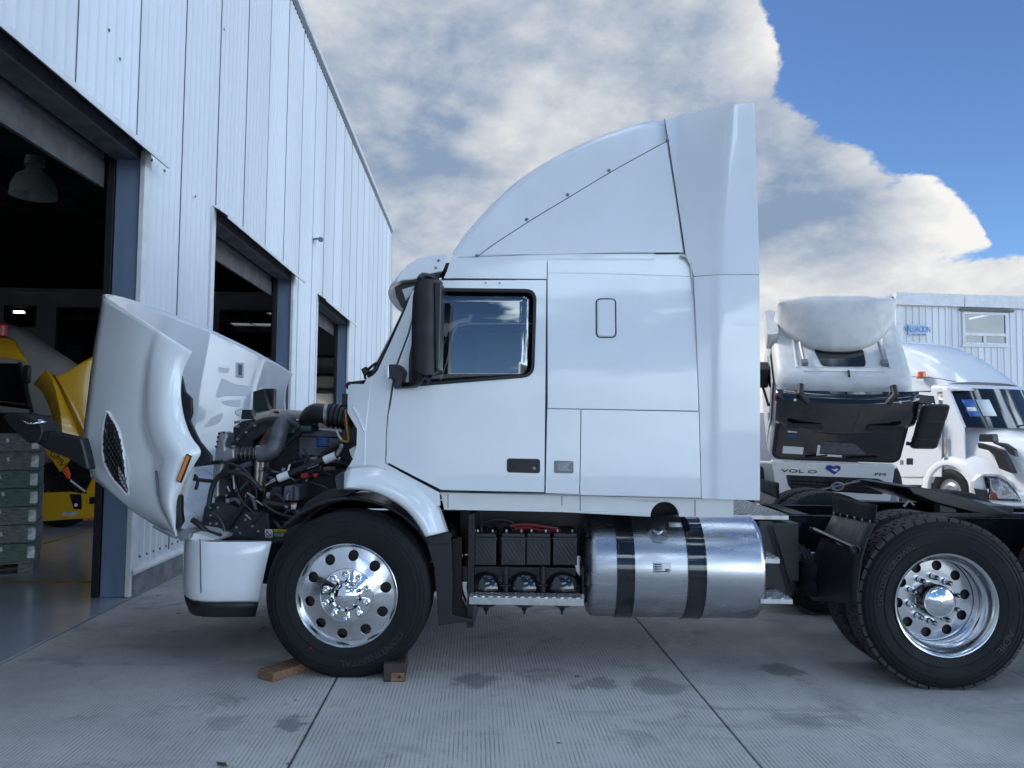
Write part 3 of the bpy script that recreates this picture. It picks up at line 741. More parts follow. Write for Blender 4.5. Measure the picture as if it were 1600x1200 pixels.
def tank_patch(name, x0, x1, a0, a1, ex, m):
    return MB().grid([[on_tank(x0 + (x1 - x0) * i, a0 + (a1 - a0) * k / 6, ex) for i in (0, 1)] for k in range(7)]).build(name, m, tank, solid=.001, soff=1)
l0, l1 = P(1020, 870, .06).x, P(1048, 870, .06).x
tank_patch('tank_label', l0, l1, .03, .215, .0012, 'sticker_white')
for k in range(4): tank_patch('label_print', l0 + .010, l0 + (.055 if k else .1), .05 + .042 * k, .066 + .042 * k, .0028, 'print_black')
tank_patch('label_print', l1 - .036, l1 - .006, .045, .11, .0028, 'print_grey')
tank_patch('tank_label', P(1046, 812, .2).x, P(1066, 812, .2).x, .98, 1.12, .0012, 'sticker_white')
plate('drain_plug', PX([(1005, 958), (1019, 958), (1017, 963), (1012, 964)], .36), .34, 'dark_steel', truck, thick=.05)
# ---- battery tray, air tanks and step -------------------------------------------
tray = box('battery_tray', P(735, 0, .2).x, P(905, 0, .2).x, .20, .74, P(0, 893, .2).z - .02, P(800, 886, .2).z, 'black_frame', truck)
for a, b in ((737, 775), (783, 821), (822.5, 860), (864, 902)):
    x0, x1 = P(a, 860, .2).x, P(b, 860, .2).x; z0, z1 = P(a, 884, .2).z, P(a, 833, .2).z
    o = box('battery', x0, x1, .22, .70, z0, z1 - .03, 'battery', truck, bevel=.006)
    MB().box(x0 - .004, x1 + .004, .212, .705, z1 - .045, z1 - .028).box(x0 + .004, x1 - .004, .22, .70, z1 - .028, z1 - .004).build('lid', 'battery', o, bevel=.004)
    rb = MB()
    for k in range(9):
        t = -.6 + k * .2
        xa_, xb_ = x0 + .012 + (x1 - x0 - .024) * max(0, t), x0 + .012 + (x1 - x0 - .024) * min(1, t + .62)
        if xb_ - xa_ < .01: continue
        za, zb = z1 - .06 - (z1 - z0 - .09) * (max(0, t) - t) / .62 if t < 0 else z1 - .06, z1 - .06 - (z1 - z0 - .09) * min(1, (min(1, t + .62) - t) / .62)
        rb.tube([(xa_, .219, za), (xb_, .219, zb)], .0035, 5)
    rb.build('moulded_rib', 'battery', o)
    for xx in (x0 + .03, x1 - .03): MB().lathe([(.009, 0), (.008, .016), (0, .017)], (xx, .30, z1 - .004), 'Z', 8).build('terminal', 'galv', o)
for k, pts in enumerate([[(752, 832), (754, 818), (775, 812), (800, 816), (806, 829)], [(758, 831), (766, 822), (790, 815), (812, 822), (835, 828)]]):
    MB().tube(cr([P(*p, .32 + .05 * k) for p in pts], 5), .009, 7).build('battery_cable', 'black_plastic', truck)
for k, pts in enumerate([[(797, 822), (820, 819), (845, 822), (872, 826)], [(800, 828), (822, 824), (850, 829), (876, 829)], [(806, 831), (825, 826), (842, 825)]]):
    MB().tube(cr([P(*p, .30 + .04 * k) for p in pts], 5), .010, 7).build('battery_cable', 'red_cable', truck)
for a in (760, 819.5, 878.5):
    c = P(a, 918, .26)
    MB().lathe([(0, -.125), (.025, -.123), (.07, -.112), (.105, -.085), (.125, -.045), (.132, 0), (.132, .45), (.08, .5), (0, .5)], c, 'Y', 32).build('air_tank', 'black_gloss', truck, sharp=60)
    MB().lathe([(.022, .0), (.014, -.02), (.007, -.03), (.006, -.045), (0, -.046)], c + Vector((0, .0, -.127)), 'Z', 8).build('drain_valve', 'dark_steel', truck)
for a in (790, 848):
    MB().tube([P(a, 885, .15), P(a, 925, .15)], .018, 8).build('tank_hanger', 'black_frame', truck)
    MB().tube([P(a - 8, 915, .12), P(a + 8, 915, .12)], .006, 6).build('hanger_bolt', 'dark_steel', truck)
s0, s1 = P(733, 934, .02), P(912, 938, .02)
st = tread_plate('side_step', s0.x, s1.x, .0, .125, P(733, 932, .02).z, truck, .024, .045)
for a in (731, 909):
    plate('step_hanger', PX([(a, 885), (a + 5, 885), (a + 5, 945), (a, 945)], .2), .205, 'black_frame', truck, thick=.2)
# front wheel arch: black liner, mud flap
MB().grid([[(fc.x + r * math.cos(t), y, .52 + r * math.sin(t)) for r, y in ((.60, .06), (.585, .08), (.585, .62))] for t in [R(-12) + R(150) * k / 30 for k in range(31)]]).build('wheel_arch_liner', 'black_plastic', truck, solid=.01)
plate('mud_flap', PX([(664, 840), (700, 833), (705, 838), (707, 895), (707, 960), (738, 967), (735, 972), (706, 974), (686, 977), (683, 935), (678, 885), (670, 858)], .06), .05, 'black_plastic', truck, thick=.012, bevel=.004)
plate('mud_flap_bracket', PX([(664, 839), (702, 831), (708, 836), (700, 848), (672, 850)], .05), .028, 'black_plastic', truck, thick=.30)
plate('mud_flap_return', PX([(706, 842), (722, 838), (722, 935), (738, 967), (707, 960)], .25), .24, 'black_plastic', truck, thick=.03)
box('wheel_well_panel', .78, .82, .10, .78, .30, 1.02, 'black_frame', truck)
box('underbody_panel', .68, 2.5, .60, .78, .68, 1.06, 'black_frame', truck)
for k, (xa_, ya_) in enumerate(((712, 880), (716, 905), (722, 895))):
    MB().tube(cr([P(xa_, ya_ - 60, .4), P(xa_ + 3, ya_ - 20, .36), P(xa_ - 1, ya_ + 20, .38), P(xa_ + 6, ya_ + 45, .4)], 4), .008, 6).build('air_hose', 'black_plastic', truck)
# ================================================================== cab, sleeper and fairings of the tractor
cabplate('cowl_panel', [(544, 603), (549, 600), (569, 600), (572, 592), (583, 587), (590, 579), (612, 532), (634, 482), (644, 455), (668, 437), (690, 434), (690, 437), (664, 441), (655, 453), (637, 521), (619, 569), (611, 606), (604.5, 651), (602.5, 681), (601.5, 724), (686, 769.5), (688, 790), (640, 795), (600, 772), (565, 766), (537, 762), (538, 739), (551, 718), (557, 696), (558, 670), (543, 645), (543, 625)], cx=10, cz=12)
win = rnd([(664, 450), (837, 452), (833, 588), (640, 604), (640, 560)], [8, 14, 14, 6, 10])
door = cabplate('door', [(666, 442.5), (692, 438), (853.4, 437.5), (850.4, 769), (690, 765.5), (605, 722), (606, 681), (607.5, 651), (614.5, 606), (622, 569), (640, 521), (657, 455)], holes=[win], off=-.004, cx=12, cz=14)
cabplate('roof_side_panel', [(693, 434.5), (698, 424), (706, 399.5), (770, 401.5), (854.3, 398), (854.5, 435.8)], cx=6, cz=3)
cabplate('sleeper_side_panel', [(855.3, 398), (1065, 397), (1073, 400.5), (1078.5, 409), (1082.3, 437), (1091.7, 642.2), (855.6, 638)], cx=8, cz=10)
cabplate('side_panel', [(855, 638.9), (907.2, 639.6), (905.2, 772.5), (852.3, 770.5)], cx=4, cz=6)
cabplate('locker_door', [(908.2, 639.7), (1091.8, 643.2), (1095.3, 778), (906.2, 773.2)], cx=8, cz=6)
# window: rubber frame and glass
def frame_ring(name, loop, grow, m, parent, y0=.10, off=-.012, thick=.03, mir=True):
    c = Vector((sum(p[0] for p in loop) / len(loop), sum(p[1] for p in loop) / len(loop)))
    outer = []
    k = len(loop)
    for i in range(k):
        a, b = Vector(loop[i-1]), Vector(loop[(i+1) % k]); t = (b - a).normalized(); nn = Vector((t.y, -t.x))
        if nn.dot(Vector(loop[i]) - c) < 0: nn = -nn
        outer.append(tuple(Vector(loop[i]) + nn * grow))
    return cabplate(name, outer, m, [loop], off, mir, parent, thick, 0, 8, None, y0, .003)
frame_ring('window_seal', [((p[0] - 745) * .965 + 745, (p[1] - 525) * .94 + 525) for p in win], 5, 'seal', truck)
gl = cabplate('window_glass', [((p[0] - 745) * .985 + 745, (p[1] - 525) * .97 + 525) for p in win], 'side_glass', (), .006, True, truck, .004, 8, 8, None, .10, 0)
# door furniture
def at_cab(px, py, off=0.):
    p = P(px, py, .08); p.y = yb(p.x, p.z) + off; return p
def flush(name, pts, m, off, r=.0, thick=.02, parent=None, bevel=.002):
    ol = PXF(pts, yb)
    if r: ol = rnd(ol, r)
    return plate(name, ol, lambda x, z: yb(x, z) + off, m, parent or truck, thick=thick, bevel=bevel)
h = flush('door_handle', [(792, 716), (844, 717), (844, 739.5), (792, 738)], 'black_plastic', -.008, .02)
flush('grip', [(797, 721), (822, 722), (822, 735), (797, 734)], 'black_plastic', -.013, .008, .006, h); 
k_ = at_cab(834.5, 731, -.012); MB().lathe([(.0, -.003), (.009, -.002), (.011, .004)], k_, 'Y', 14).build('keyhole', 'galv', h)
h = flush('latch', [(866, 719.5), (896, 720.5), (896, 739.5), (866, 739)], 'print_grey', -.006, .012)
flush('latch_paddle', [(872, 724), (893, 722), (886, 730), (893, 736.5), (872, 735)], 'galv', -.010, .004, .006, h)
for (x0, y0, x1, y1) in ((932, 466, 962.5, 527),):
    lid = flush('service_flap', [(x0 + 2, y0 + 2), (x1 - 2, y0 + 2), (x1 - 2, y1 - 2), (x0 + 2, y1 - 2)], 'white_paint', -.006, .028, .006)
    ring = rnd(PX([(x0, y0), (x1, y0), (x1, y1), (x0, y1)], .08), .03)
    MB().tube([Vector((p[0], yb(*p) - .001, p[1])) for p in ring + ring[:1]], .0042, 6).build('flap_seal', 'seam', lid)
for a in (758.5, 780.5):
    MB().lathe([(0, -.003), (.006, -.002), (.007, .002)], at_cab(a, 440.5, -.006), 'Y', 10).build('screw', 'galv', truck)
def seamline(name, pts, r=.0022, off=-.0005, m='seam', y0=.10, parent=None):
    L_ = []
    for p in cr([Vector((a, 0, b)) for a, b in PXF(pts, yb)], 6): L_.append(Vector((p.x, yb(p.x, p.z) + off, p.z)))
    return MB().tube(L_, r, 5).build(name, m, parent or truck)
seamline('crease', [(857, 426), (960, 428), (1079, 432)], .004, .002, 'white_paint')
# backing body seen in the gaps; roof, floor, bulkhead, back wall
def lx(px, y=.1): return P(px, 600, y).x
def lz(py, px=800, y=.1): return P(px, py, y).z
Z_F, Z_R = lz(760), lz(400)
box('cab_floor', lx(606), lx(1092), .16, TW - .16, Z_F - .05, Z_F, 'cab_trim', truck)
box('bulkhead', lx(604), lx(622), .22, TW - .22, Z_F, lz(606), 'cab_trim', truck)
for a, b in ((.115, .155),):
    for mir in (0, 1):
        y0, y1 = (a, b) if not mir else (TW - b, TW - a)
        box('sleeper_wall', lx(851), lx(1088), y0 + .02, y1 + .02, Z_F, lz(432), 'body_grey', truck, bevel=0)
        box('sill_wall', lx(640), lx(850.5), y0, y1, Z_F, lz(690), 'seam', truck, bevel=0)
box('cab_back_wall', lx(1080), lx(1092), .14, TW - .14, Z_F, Z_R - .05, 'white_satin', truck)
box('cab_roof', lx(668), lx(1088), .24, TW - .24, lz(420), lz(403), 'cab_trim', truck, bevel=.02)
box('sleeper_curtain', lx(862), lx(868), .19, TW - .19, Z_F, lz(425), 'cab_trim', truck)
# dashboard, seats, steering wheel
box('dashboard', lx(622), lx(672), .24, TW - .24, lz(640), lz(602), 'cab_trim', truck, bevel=.05)
for yy in (.30, 1.55):
    s_ = plate('seat', rnd([(lx(742), lz(655)), (lx(838), lz(660)), (lx(838), lz(690)), (lx(742), lz(690))], .04), yy, 'seat_cloth', truck, thick=.5, bevel=.04)
    plate('backrest', rnd([(lx(795), lz(660)), (lx(812), lz(545)), (lx(846), lz(545)), (lx(838), lz(668))], .05), yy + .02, 'seat_cloth', s_, thick=.46, bevel=.05)
    plate('headrest', rnd([(lx(815), lz(540)), (lx(818), lz(512)), (lx(843), lz(512)), (lx(845), lz(540))], .03), yy + .12, 'seat_cloth', s_, thick=.26, bevel=.04)
ctr = Vector((lx(705), .62, lz(592)))
pts = [ctr + Vector((math.sin(R(35)) * .22 * math.cos(t) * 1, .22 * math.sin(t), .22 * math.cos(t) * math.cos(R(35)))) for t in [math.tau * k / 28 for k in range(29)]]
MB().tube(pts, .016, 8).tube([ctr, ctr + Vector((-.25, 0, -.2))], .03, 8).build('steering_wheel', 'cab_trim', truck)
# windscreen, its gaskets and the wipers
def screen(v, u):
    e = P(590, 580, .2).lerp(P(641, 470, .2), v); y = .20 + (TW - .40) * u; c = (2 * u - 1)
    return Vector((e.x - .20 * (1 - c * c) ** .8 * (1 - .25 * v), y, e.z))
MB().grid([[screen(v / 8, u / 24) for u in range(25)] for v in range(9)]).build('windscreen', 'screen_glass', truck, solid=.006)
for u in (0, 1): MB().tube([screen(v / 8, u) for v in range(9)], .020, 8).build('screen_gasket', 'seal', truck)
MB().tube([screen(0, u / 24) for u in range(25)], .02, 8).build('screen_gasket', 'seal', truck)
# cowl top between hinges, wiper arm, hinge bracket
MB().grid([[Vector((P(548, 601, .2).x + .04 * k, .16 + (TW - .32) * u / 6, P(548, 602, .2).z + .012 * k * (1 if k < 3 else 1.3))) for u in range(7)] for k in range(5)]).build('cowl_top', 'black_plastic', truck, solid=.01)
MB().tube([P(548, 599, .3), P(570, 596, .3)], .012, 6).tube([P(541, 604, .25), P(549, 600, .25)], .022, 8).build('cowl_hinge', 'black_plastic', truck)
MB().tube(cr([P(571, 592, .35), P(571, 583, .35), P(580, 573, .35), P(589, 567, .4), P(594, 568, .45)], 4), .010, 6).build('wiper_arm', 'black_plastic', truck)
MB().obox(P(571, 580, .35), (.018, 0, .01), (0, .02, 0), (-.01, 0, .022)).build('wiper_joint', 'black_plastic', truck, bevel=.004)
# louvres pressed into the cowl side
for k in range(4):
    a, b = at_cab(549 + 4 * k, 636 + 7 * k, -.002), at_cab(560 + 3 * k, 650 + 8 * k, -.002)
    MB().tube([a, b], .007, 6).build('louvre', 'white_paint', truck)
seamline('cowl_crease', [(581, 592), (572, 660), (570, 720), (566, 760)], .007, .003, 'white_paint')
# front wheel arch flare behind the wheel
A_ = cr([(537, 765), (575, 767), (608, 780), (632, 796), (649, 815), (663.5, 839)], 5); B_ = cr([(545, 730), (590, 727), (634, 742), (664, 764), (686, 790), (701, 830)], 5)
rows = []
for a, b in zip(A_, B_):
    rows.append([P(*(a.lerp(b, t)), y) for t, y in ((-.02, .12), (0, .02), (.03, -.025), (.10, -.04), (.3, -.035), (.6, -.008), (.85, .035), (1, .075))])
o = MB().grid(rows).build('wheel_arch_flare', 'white_paint', truck, solid=.012, soff=-1, sharp=60)
c = o.copy(); COL.objects.link(c); c.scale = (1, -1, 1); c.location = (0, TW, 0)
# skirt below the doors, with the filler recess
half = [(1038 + 22.5 * math.cos(t), 807 - 23.5 * math.sin(t)) for t in [math.pi * k / 14 for k in range(15)]]
sk = [(689, 769), (1145, 780), (1145, 808)] + half + [(870, 799.5), (694, 795)]
plate('skirt', PX(sk, .12), lambda x, z: .105 + .03 * max(0, (.9 - z)), 'white_satin', truck, thick=.03, cx=8, cz=3, bevel=.006)
plate('skirt_strip', PX([(694, 793), (870, 797), (1015, 801), (1014, 803.5), (870, 799.8), (694, 796)], .11), .098, 'white_paint', truck, thick=.03)
for a, y0, y1 in ((700, 772, 794), (878, 775, 790), (906.5, 775, 799), (1086, 781, 806)):
    MB().tube([Vector((*P(a, y0, .105)[:1], .1035, P(a, y0, .105).z)), Vector((P(a, y1, .105).x, .1045, P(a, y1, .105).z))], .0022, 5).build('skirt_seam', 'seam', truck)
# ---- side extender (lower) and roof fairing ---------------------------------------
cre = [(1148, 160), (1140, 240), (1128, 380), (1122, 430), (1119, 600), (1117, 785)]
crl = [xz(P(a, b, .08)) for a, b in cre]
def crease_x(z):
    for (xa_, za), (xb_, zb) in zip(crl, crl[1:]):
        if z >= zb: return xa_ + (xb_ - xa_) * min(1, max(0, (za - z) / (za - zb)))
    return crl[-1][0]
def yext(x, z):
    cx_ = crease_x(z); b0 = yb(2.2, z) + .01; yo = .045 + .03 * max(0, z - 2.2)
    d = x - cx_
    if d > .02: return yo + .0 * d
    if d > -.03: t = (d + .03) / .05; return yo + (1 - t) ** 2 * .012
    t = min(1, (-d - .03) / .26); return yo + .012 + (b0 - yo - .012) * t
def extp(name, pts):
    o = plate(name, PXF(pts, yext), yext, 'white_paint', truck, thick=.022, cx=22, cz=8, bevel=.004, sharp=60)
    c = o.copy(); COL.objects.link(c); c.scale = (1, -1, 1); c.location = (0, TW, 0); return o
extp('side_extender', [(1083.6, 432.6), (1187, 430), (1187.5, 782), (1096.4, 779), (1092.8, 642)])
extp('fairing_rear_panel', [tuple(v) for v in cr([(1039, 188), (1060, 180), (1085, 173.5), (1107, 168.8), (1130, 165.3), (1155, 162.5), (1179, 160.5)], 5)] + [ (1187, 428.5), (1084, 431), (1079.5, 408), (1071.5, 397), (1045, 222)])
MB().grid([[P(a, b, .11), P(a, b, .11) + Vector((.0, .03, 0))] for a, b in cr([(1064, 397), (1073, 400), (1079, 410), (1083, 436), (1092, 640), (1096, 778)], 5)]).build('extender_seal', 'white_satin', truck, solid=.012)
prof = cr([(713, 402), (725.5, 378), (750, 346.5), (785, 308), (820, 278), (855, 255.5), (890, 236), (932, 217), (977.5, 201), (1037, 185.5), (1085, 172.5), (1130, 165), (1176, 160.5)], 4)
ZB = lz(404); rows = []
for p in prof:
    c0 = P(*p, .41 + .11 * min(1, max(0, (p[0] - 740) / 280))); x, H = min(c0.x, lx(1160)) + .0003 * len(rows), max(c0.z, ZB + .01); inset = .04 if x > lx(1035) else 0.
    r_ = min(.11, (H - ZB) * .8); row = []
    for k in range(7):
        z = ZB + (H - r_ - ZB) * k / 6; row.append(Vector((x, yb(x, z) + inset, z)))
    ye = yb(x, H - r_) + inset
    for k in range(1, 6):
        t = k / 5 * math.pi / 2; row.append(Vector((x, ye + r_ * 1.5 * (1 - math.cos(t)), H - r_ + r_ * math.sin(t))))
    for k in range(1, 5):
        y = ye + r_ * 1.5 + (TW / 2 - ye - r_ * 1.5) * k / 4; row.append(Vector((x - .10 * (k / 4) ** 1 * (1 if x < 1.6 else .3), y, H + .02 * k / 4)))
    row += [Vector((v.x, TW - v.y, v.z)) for v in reversed(row[:-1])]
    rows.append(row)
MB().grid(rows).build('roof_fairing', 'white_paint', truck, sharp=50)
diag = [(751, 398.5), (772, 383), (797, 366.5), (840, 339), (890, 309), (960, 267), (1041, 222.5)]
fl = [tuple(v) for v in cr(diag, 4)] + [(1067, 394.5), (960, 395), (855, 397.5)]
plate('fairing_side_panel', PXF(fl, yb), lambda x, z: yb(x, z) - .007, 'white_paint', truck, thick=.02, cx=10, cz=8, bevel=.003)
seamline('fairing_joint', [(749, 400)] + [(a, b - 1.2) for a, b in diag], .0024, -.002, 'seam', .16)
seamline('fairing_joint', [(1038, 186), (1044, 221), (1057, 310), (1070, 396)], .0024, -.002, 'seam', .16)
seamline('roof_joint', [(716, 402), (780, 400), (855, 397), (960, 396), (1062, 396)], .004, .003, 'seam', .14)
seamline('fairing_crease', [(857, 396), (853, 340)], .003, -.003, 'white_paint', .16)
for a, b in ((745.5, 399.5), (823, 343), (887, 304.5), (951.5, 266.5), (1043, 220)):
    q_ = PXF([(a, b)], yb)[0]; q_ = Vector((q_[0], yb(*q_) - .006, q_[1]))
    MB().lathe([(0, -.006), (.007, -.005), (.011, -.001), (.012, .004)], q_, 'Y', 12).build('fairing_bolt', 'print_grey', truck)
# sun visor over the windscreen
vis = [(614, 446), (616, 436), (622, 427), (635, 414), (655, 401), (675, 396), (704, 394.5), (708, 397.5), (697, 425), (678, 428.5), (645, 439.5), (627, 441)]
vp = [P(*p, .14) for p in vis]; cx_ = sum(p.x for p in vp) / len(vp); cz_ = sum(p.z for p in vp) / len(vp); rows = []
for k in range(17):
    u = k / 16; c = 2 * u - 1; sc = 1 - .12 * abs(c) ** 12; sh = -.16 * (1 - c * c) ** .8
    rows.append([Vector((cx_ + (p.x - cx_) * sc + sh, .13 + (TW - .26) * u, cz_ + (p.z - cz_) * sc)) for p in vp])
mb = MB().grid(rows, close=True); n_ = len(vp); mb.f += [list(range(n_)), [16 * n_ + k for k in range(n_)]]
vz = mb.build('sun_visor', 'white_paint', truck, bevel=.01, sharp=40)
for a, b in ((685.5, 407), (681, 418.5)): MB().lathe([(0, -.006), (.007, -.005), (.010, 0)], P(a, b, .13) + Vector((0, .0, 0)), 'Y', 10).build('visor_bolt', 'print_grey', vz)
plate('visor_bracket', PX([(616, 448), (628, 443), (652, 441), (662, 446), (644, 465), (634, 486), (627, 480), (619, 464)], .19), .19, 'black_plastic', truck, thick=.05, bevel=.008)
plate('visor_window', PX([(628, 452), (648, 446), (640, 462), (634, 470)], .18), .183, 'sticker_white', truck, thick=.01)
# ---- mirrors --------------------------------------------------------------------
mo = [(641, 500), (643, 462), (648, 441), (656, 436), (684, 436), (691, 439), (690, 470), (688, 540), (686, 578), (680, 585), (662, 584.5), (645, 578), (641, 550)]
mir = plate('door_mirror', PX(mo, -.24), lambda x, z: -.24 + .05 * ((x - lx(665, -.24)) / .1) ** 2, 'black_plastic', truck, thick=.17, cx=6, bevel=.018)
plate('mirror_rim', PX([(678, 440), (690.5, 441), (687, 578), (680, 583)], -.24), -.246, 'black_frame', mir, thick=.18, bevel=.01)
mx = P(690, 510, -.2).x
MB().grid([[Vector((P(690.5 - (b - 445) * .026, b, -.2).x + .004, y, P(688, b, -.2).z)) for y in (-.215, -.09)] for b in (448, 515, 572)]).build('mirror_glass', 'chrome', mir, solid=.003)
tube('mirror_arm', cr([P(656, 437, -.18), P(660, 431, -.15), P(670, 432, -.05), P(682, 437, .12)], 5), .020, 'black_plastic', truck, 8)
tube('mirror_arm', cr([P(658, 580, -.16), P(657, 592, -.14), P(650, 600, -.08), P(636, 602, .02), P(620, 602, .12)], 5), .022, 'black_plastic', truck, 8)
plate('fender_view_mirror', rnd(PX([(605, 571), (611, 569), (625, 570), (632, 580), (629, 597), (625, 606), (617, 608), (614, 600), (618, 592), (605, 591)], -.05), .012), -.06, 'black_plastic', truck, thick=.14, bevel=.02)
plate('mirror_rim', rnd(PX([(604, 571), (607, 569), (608, 590), (604, 592)], -.06), .005), -.062, 'chrome', truck, thick=.12)
# far side mirror
fm = mir.copy(); COL.objects.link(fm); fm.scale = (1, -1, 1); fm.location = (0, TW, 0)
# ================================================================== tipped bonnet, bumper and engine of the tractor
Rc = cr([(300, 549), (289, 572), (284, 592), (283, 620), (288, 652), (299, 682), (314, 705), (304, 726), (291, 748), (279, 782), (277, 810), (276, 838)], 4)
Lc = cr([(163, 465), (157, 510), (150, 560), (143, 620), (136, 680), (140, 712), (148, 738), (160, 755), (182, 777), (208, 799), (240, 820), (270, 836)], 4)
def fen(t, v):
    k = min(1, v * 2.2 + .15) * (1 if v < .86 else max(0, (1 - v) / .14))
    if t < .40: b = .055 - .075 * k * math.sin(math.pi * min(1, t / .40 * .94)) 
    else: b = .055
    step = .075 * k * max(0, min(1, (t - .37) / .07)) ** 1.0
    return b + step + (.20 - .075 * k * .2) * max(0, (t - .42) / .58) ** 1.7
TS = [0, .012, .03, .06, .11, .17, .23, .29, .33, .36, .385, .41, .44, .48, .54, .62, .70, .78, .86, .92, .97, 1]
HWD = 2.22; rows = []; HOODPX = []
nv = len(Rc)
for i, (r_, l_) in enumerate(zip(Rc, Lc)):
    v = i / (nv - 1); near = []
    for t in TS:
        # the crease between wing and bonnet side leans with the panel
        p = r_.lerp(l_, t); y = fen(t, v); near.append(P(p.x, p.y, y)); HOODPX.append((p.x, p.y, y))
    e = near[-1]; prev = near[-3]; d = Vector((e.x - prev.x, 0, e.z - prev.z)).normalized()
    y0, y1 = e.y, HWD - e.y; top = []
    crown = .26 * (1 if v < .6 else max(0.05, (1 - v) / .4))
    for k in range(1, 12):
        u = k / 12; s_ = (1 - (2 * u - 1) ** 2) ** .75
        top.append(Vector((e.x, 0, e.z)) + d * crown * s_ + Vector((0, y0 + (y1 - y0) * (u if u < .5 else u), 0)))
    rows.append(near + top + [Vector((p.x, HWD - p.y, p.z)) for p in reversed(near)])
hood = MB().grid(rows).build('bonnet', 'white_paint', truck, solid=.014, soff=-1, sharp=60)
def hood_y(px, py): return min(HOODPX, key=lambda q_: (q_[0] - px) ** 2 + (q_[1] - py) ** 2)[2]
def on_hood(px, py, off=0.): return P(px, py, hood_y(px, py) + off)
# inner front wall of the bonnet (back of grille and lamps)
e0, e1 = P(160, 752, .30), P(270, 832, .12)
MB().grid([[Vector((e0.x + (e1.x - e0.x) * k / 5, .32 + (HWD - .64) * u / 4, e0.z + (e1.z - e0.z) * k / 5)) for u in range(5)] for k in range(6)]).build('grille_back', 'hood_inner', hood, solid=.02)
# side vent with its honeycomb
vent = [(167, 643), (174, 652), (184, 670), (191, 695), (196, 735), (201, 773), (190, 764), (174, 745), (163, 722), (160, 695), (162, 665)]
cv = [on_hood(a, b, -.012) for a, b in vent]; cc = sum(cv, Vector()) / len(cv)
vo = raw('side_vent', cv + [cc + Vector((0, -.010, 0))], [(i, (i + 1) % len(cv), len(cv)) for i in range(len(cv))], 'seal', hood, solid=.01)
mb = MB()
from mathutils.geometry import intersect_point_tri_2d
def inside(px, py, poly):
    c = False; n = len(poly); j = n - 1
    for i in range(n):
        if (poly[i][1] > py) != (poly[j][1] > py) and px < (poly[j][0] - poly[i][0]) * (py - poly[i][1]) / (poly[j][1] - poly[i][1]) + poly[i][0]: c = not c
        j = i
    return c
for r_ in range(26):
    for c_ in range(8):
        x0, y0 = 158 + c_ * 6 + (3 if r_ % 2 else 0), 640 + r_ * 5.4
        hexa = [(x0 + 3.0 * math.sin(math.tau * k / 6), y0 + 3.6 * math.cos(math.tau * k / 6)) for k in range(7)]
        for a, b in zip(hexa, hexa[1:]):
            if inside(*a, vent) and inside(*b, vent): mb.tube([on_hood(*a, -.026), on_hood(*b, -.026)], .0024, 4, False)
mb.build('vent_mesh', 'black_plastic', vo, smooth=False)
MB().tube(cr([on_hood(a, b, -.012) for a, b in vent], 3, True) + [on_hood(*vent[0], -.012)], .009, 6).build('vent_rim', 'white_paint', vo)
# amber marker, headlamp edge, corner pieces
mk = [(291, 709), (298, 713), (282, 755), (275, 750.5)]
def tilted(name, pts, off, m, parent, thick=.01, r=0):
    q_ = [on_hood(a, b, off) for a, b in pts]; yy = min(p.y for p in q_)
    ol = [xz(P(a, b, yy)) for a, b in pts]
    return plate(name, rnd(ol, r) if r else ol, yy, m, parent, thick=thick, bevel=.002)
ml = tilted('marker_lamp', mk, -.010, 'seal', hood, .02, .004)
mly = min(on_hood(a, b, -.010).y for a, b in mk)
plate('marker_lens', rnd([xz(P(a, b, mly)) for a, b in ((292, 711.5), (296.6, 714), (281.3, 752.3), (276.8, 749.5))], .003), mly - .005, 'amber_lens', ml, thick=.006, bevel=.002)
q_ = [(241, 735), (250, 752), (262, 772), (273, 792), (275.5, 826), (268, 822), (254, 800), (245, 772)]
hl = plate('headlamp', [xz(P(a, b, .06)) for a, b in q_], .055, 'sensor_grey', hood, thick=.06, bevel=.006)
plate('lamp_bezel', PX([(279, 772), (284, 775), (284, 800), (286, 815), (278, 829), (272, 818), (273, 795)], .05), .035, 'black_plastic', hood, thick=.05, bevel=.006)
plate('pivot_bracket', PX([(276, 838), (283, 829), (300, 832), (297, 842), (283, 846)], .15), .14, 'cast_alu', hood, thick=.2, bevel=.01)
tube('hood_edge', [P(240, 822, .12), P(262, 834, .1), P(277, 840, .1)], .010, 'cast_alu', hood, 6)
# black liner behind the wing edge
plate('wing_liner', PX([(284, 586), (290, 612), (300, 622), (301, 645), (297, 657), (313, 690), (331, 712), (331, 722), (304, 729), (312, 705), (296, 678), (284, 650), (279, 620)], .16), .15, 'black_plastic', hood, thick=.03, bevel=.006)
plate('wing_liner', PX([(305, 726), (331, 720), (331, 726), (302, 730)], .3), .2, 'black_plastic', hood, thick=.3)
plate('wing_brace', PX([(300, 728), (304, 726), (296, 760), (287, 792), (282, 790), (290, 755)], .2), .18, 'white_satin', hood, thick=.05)
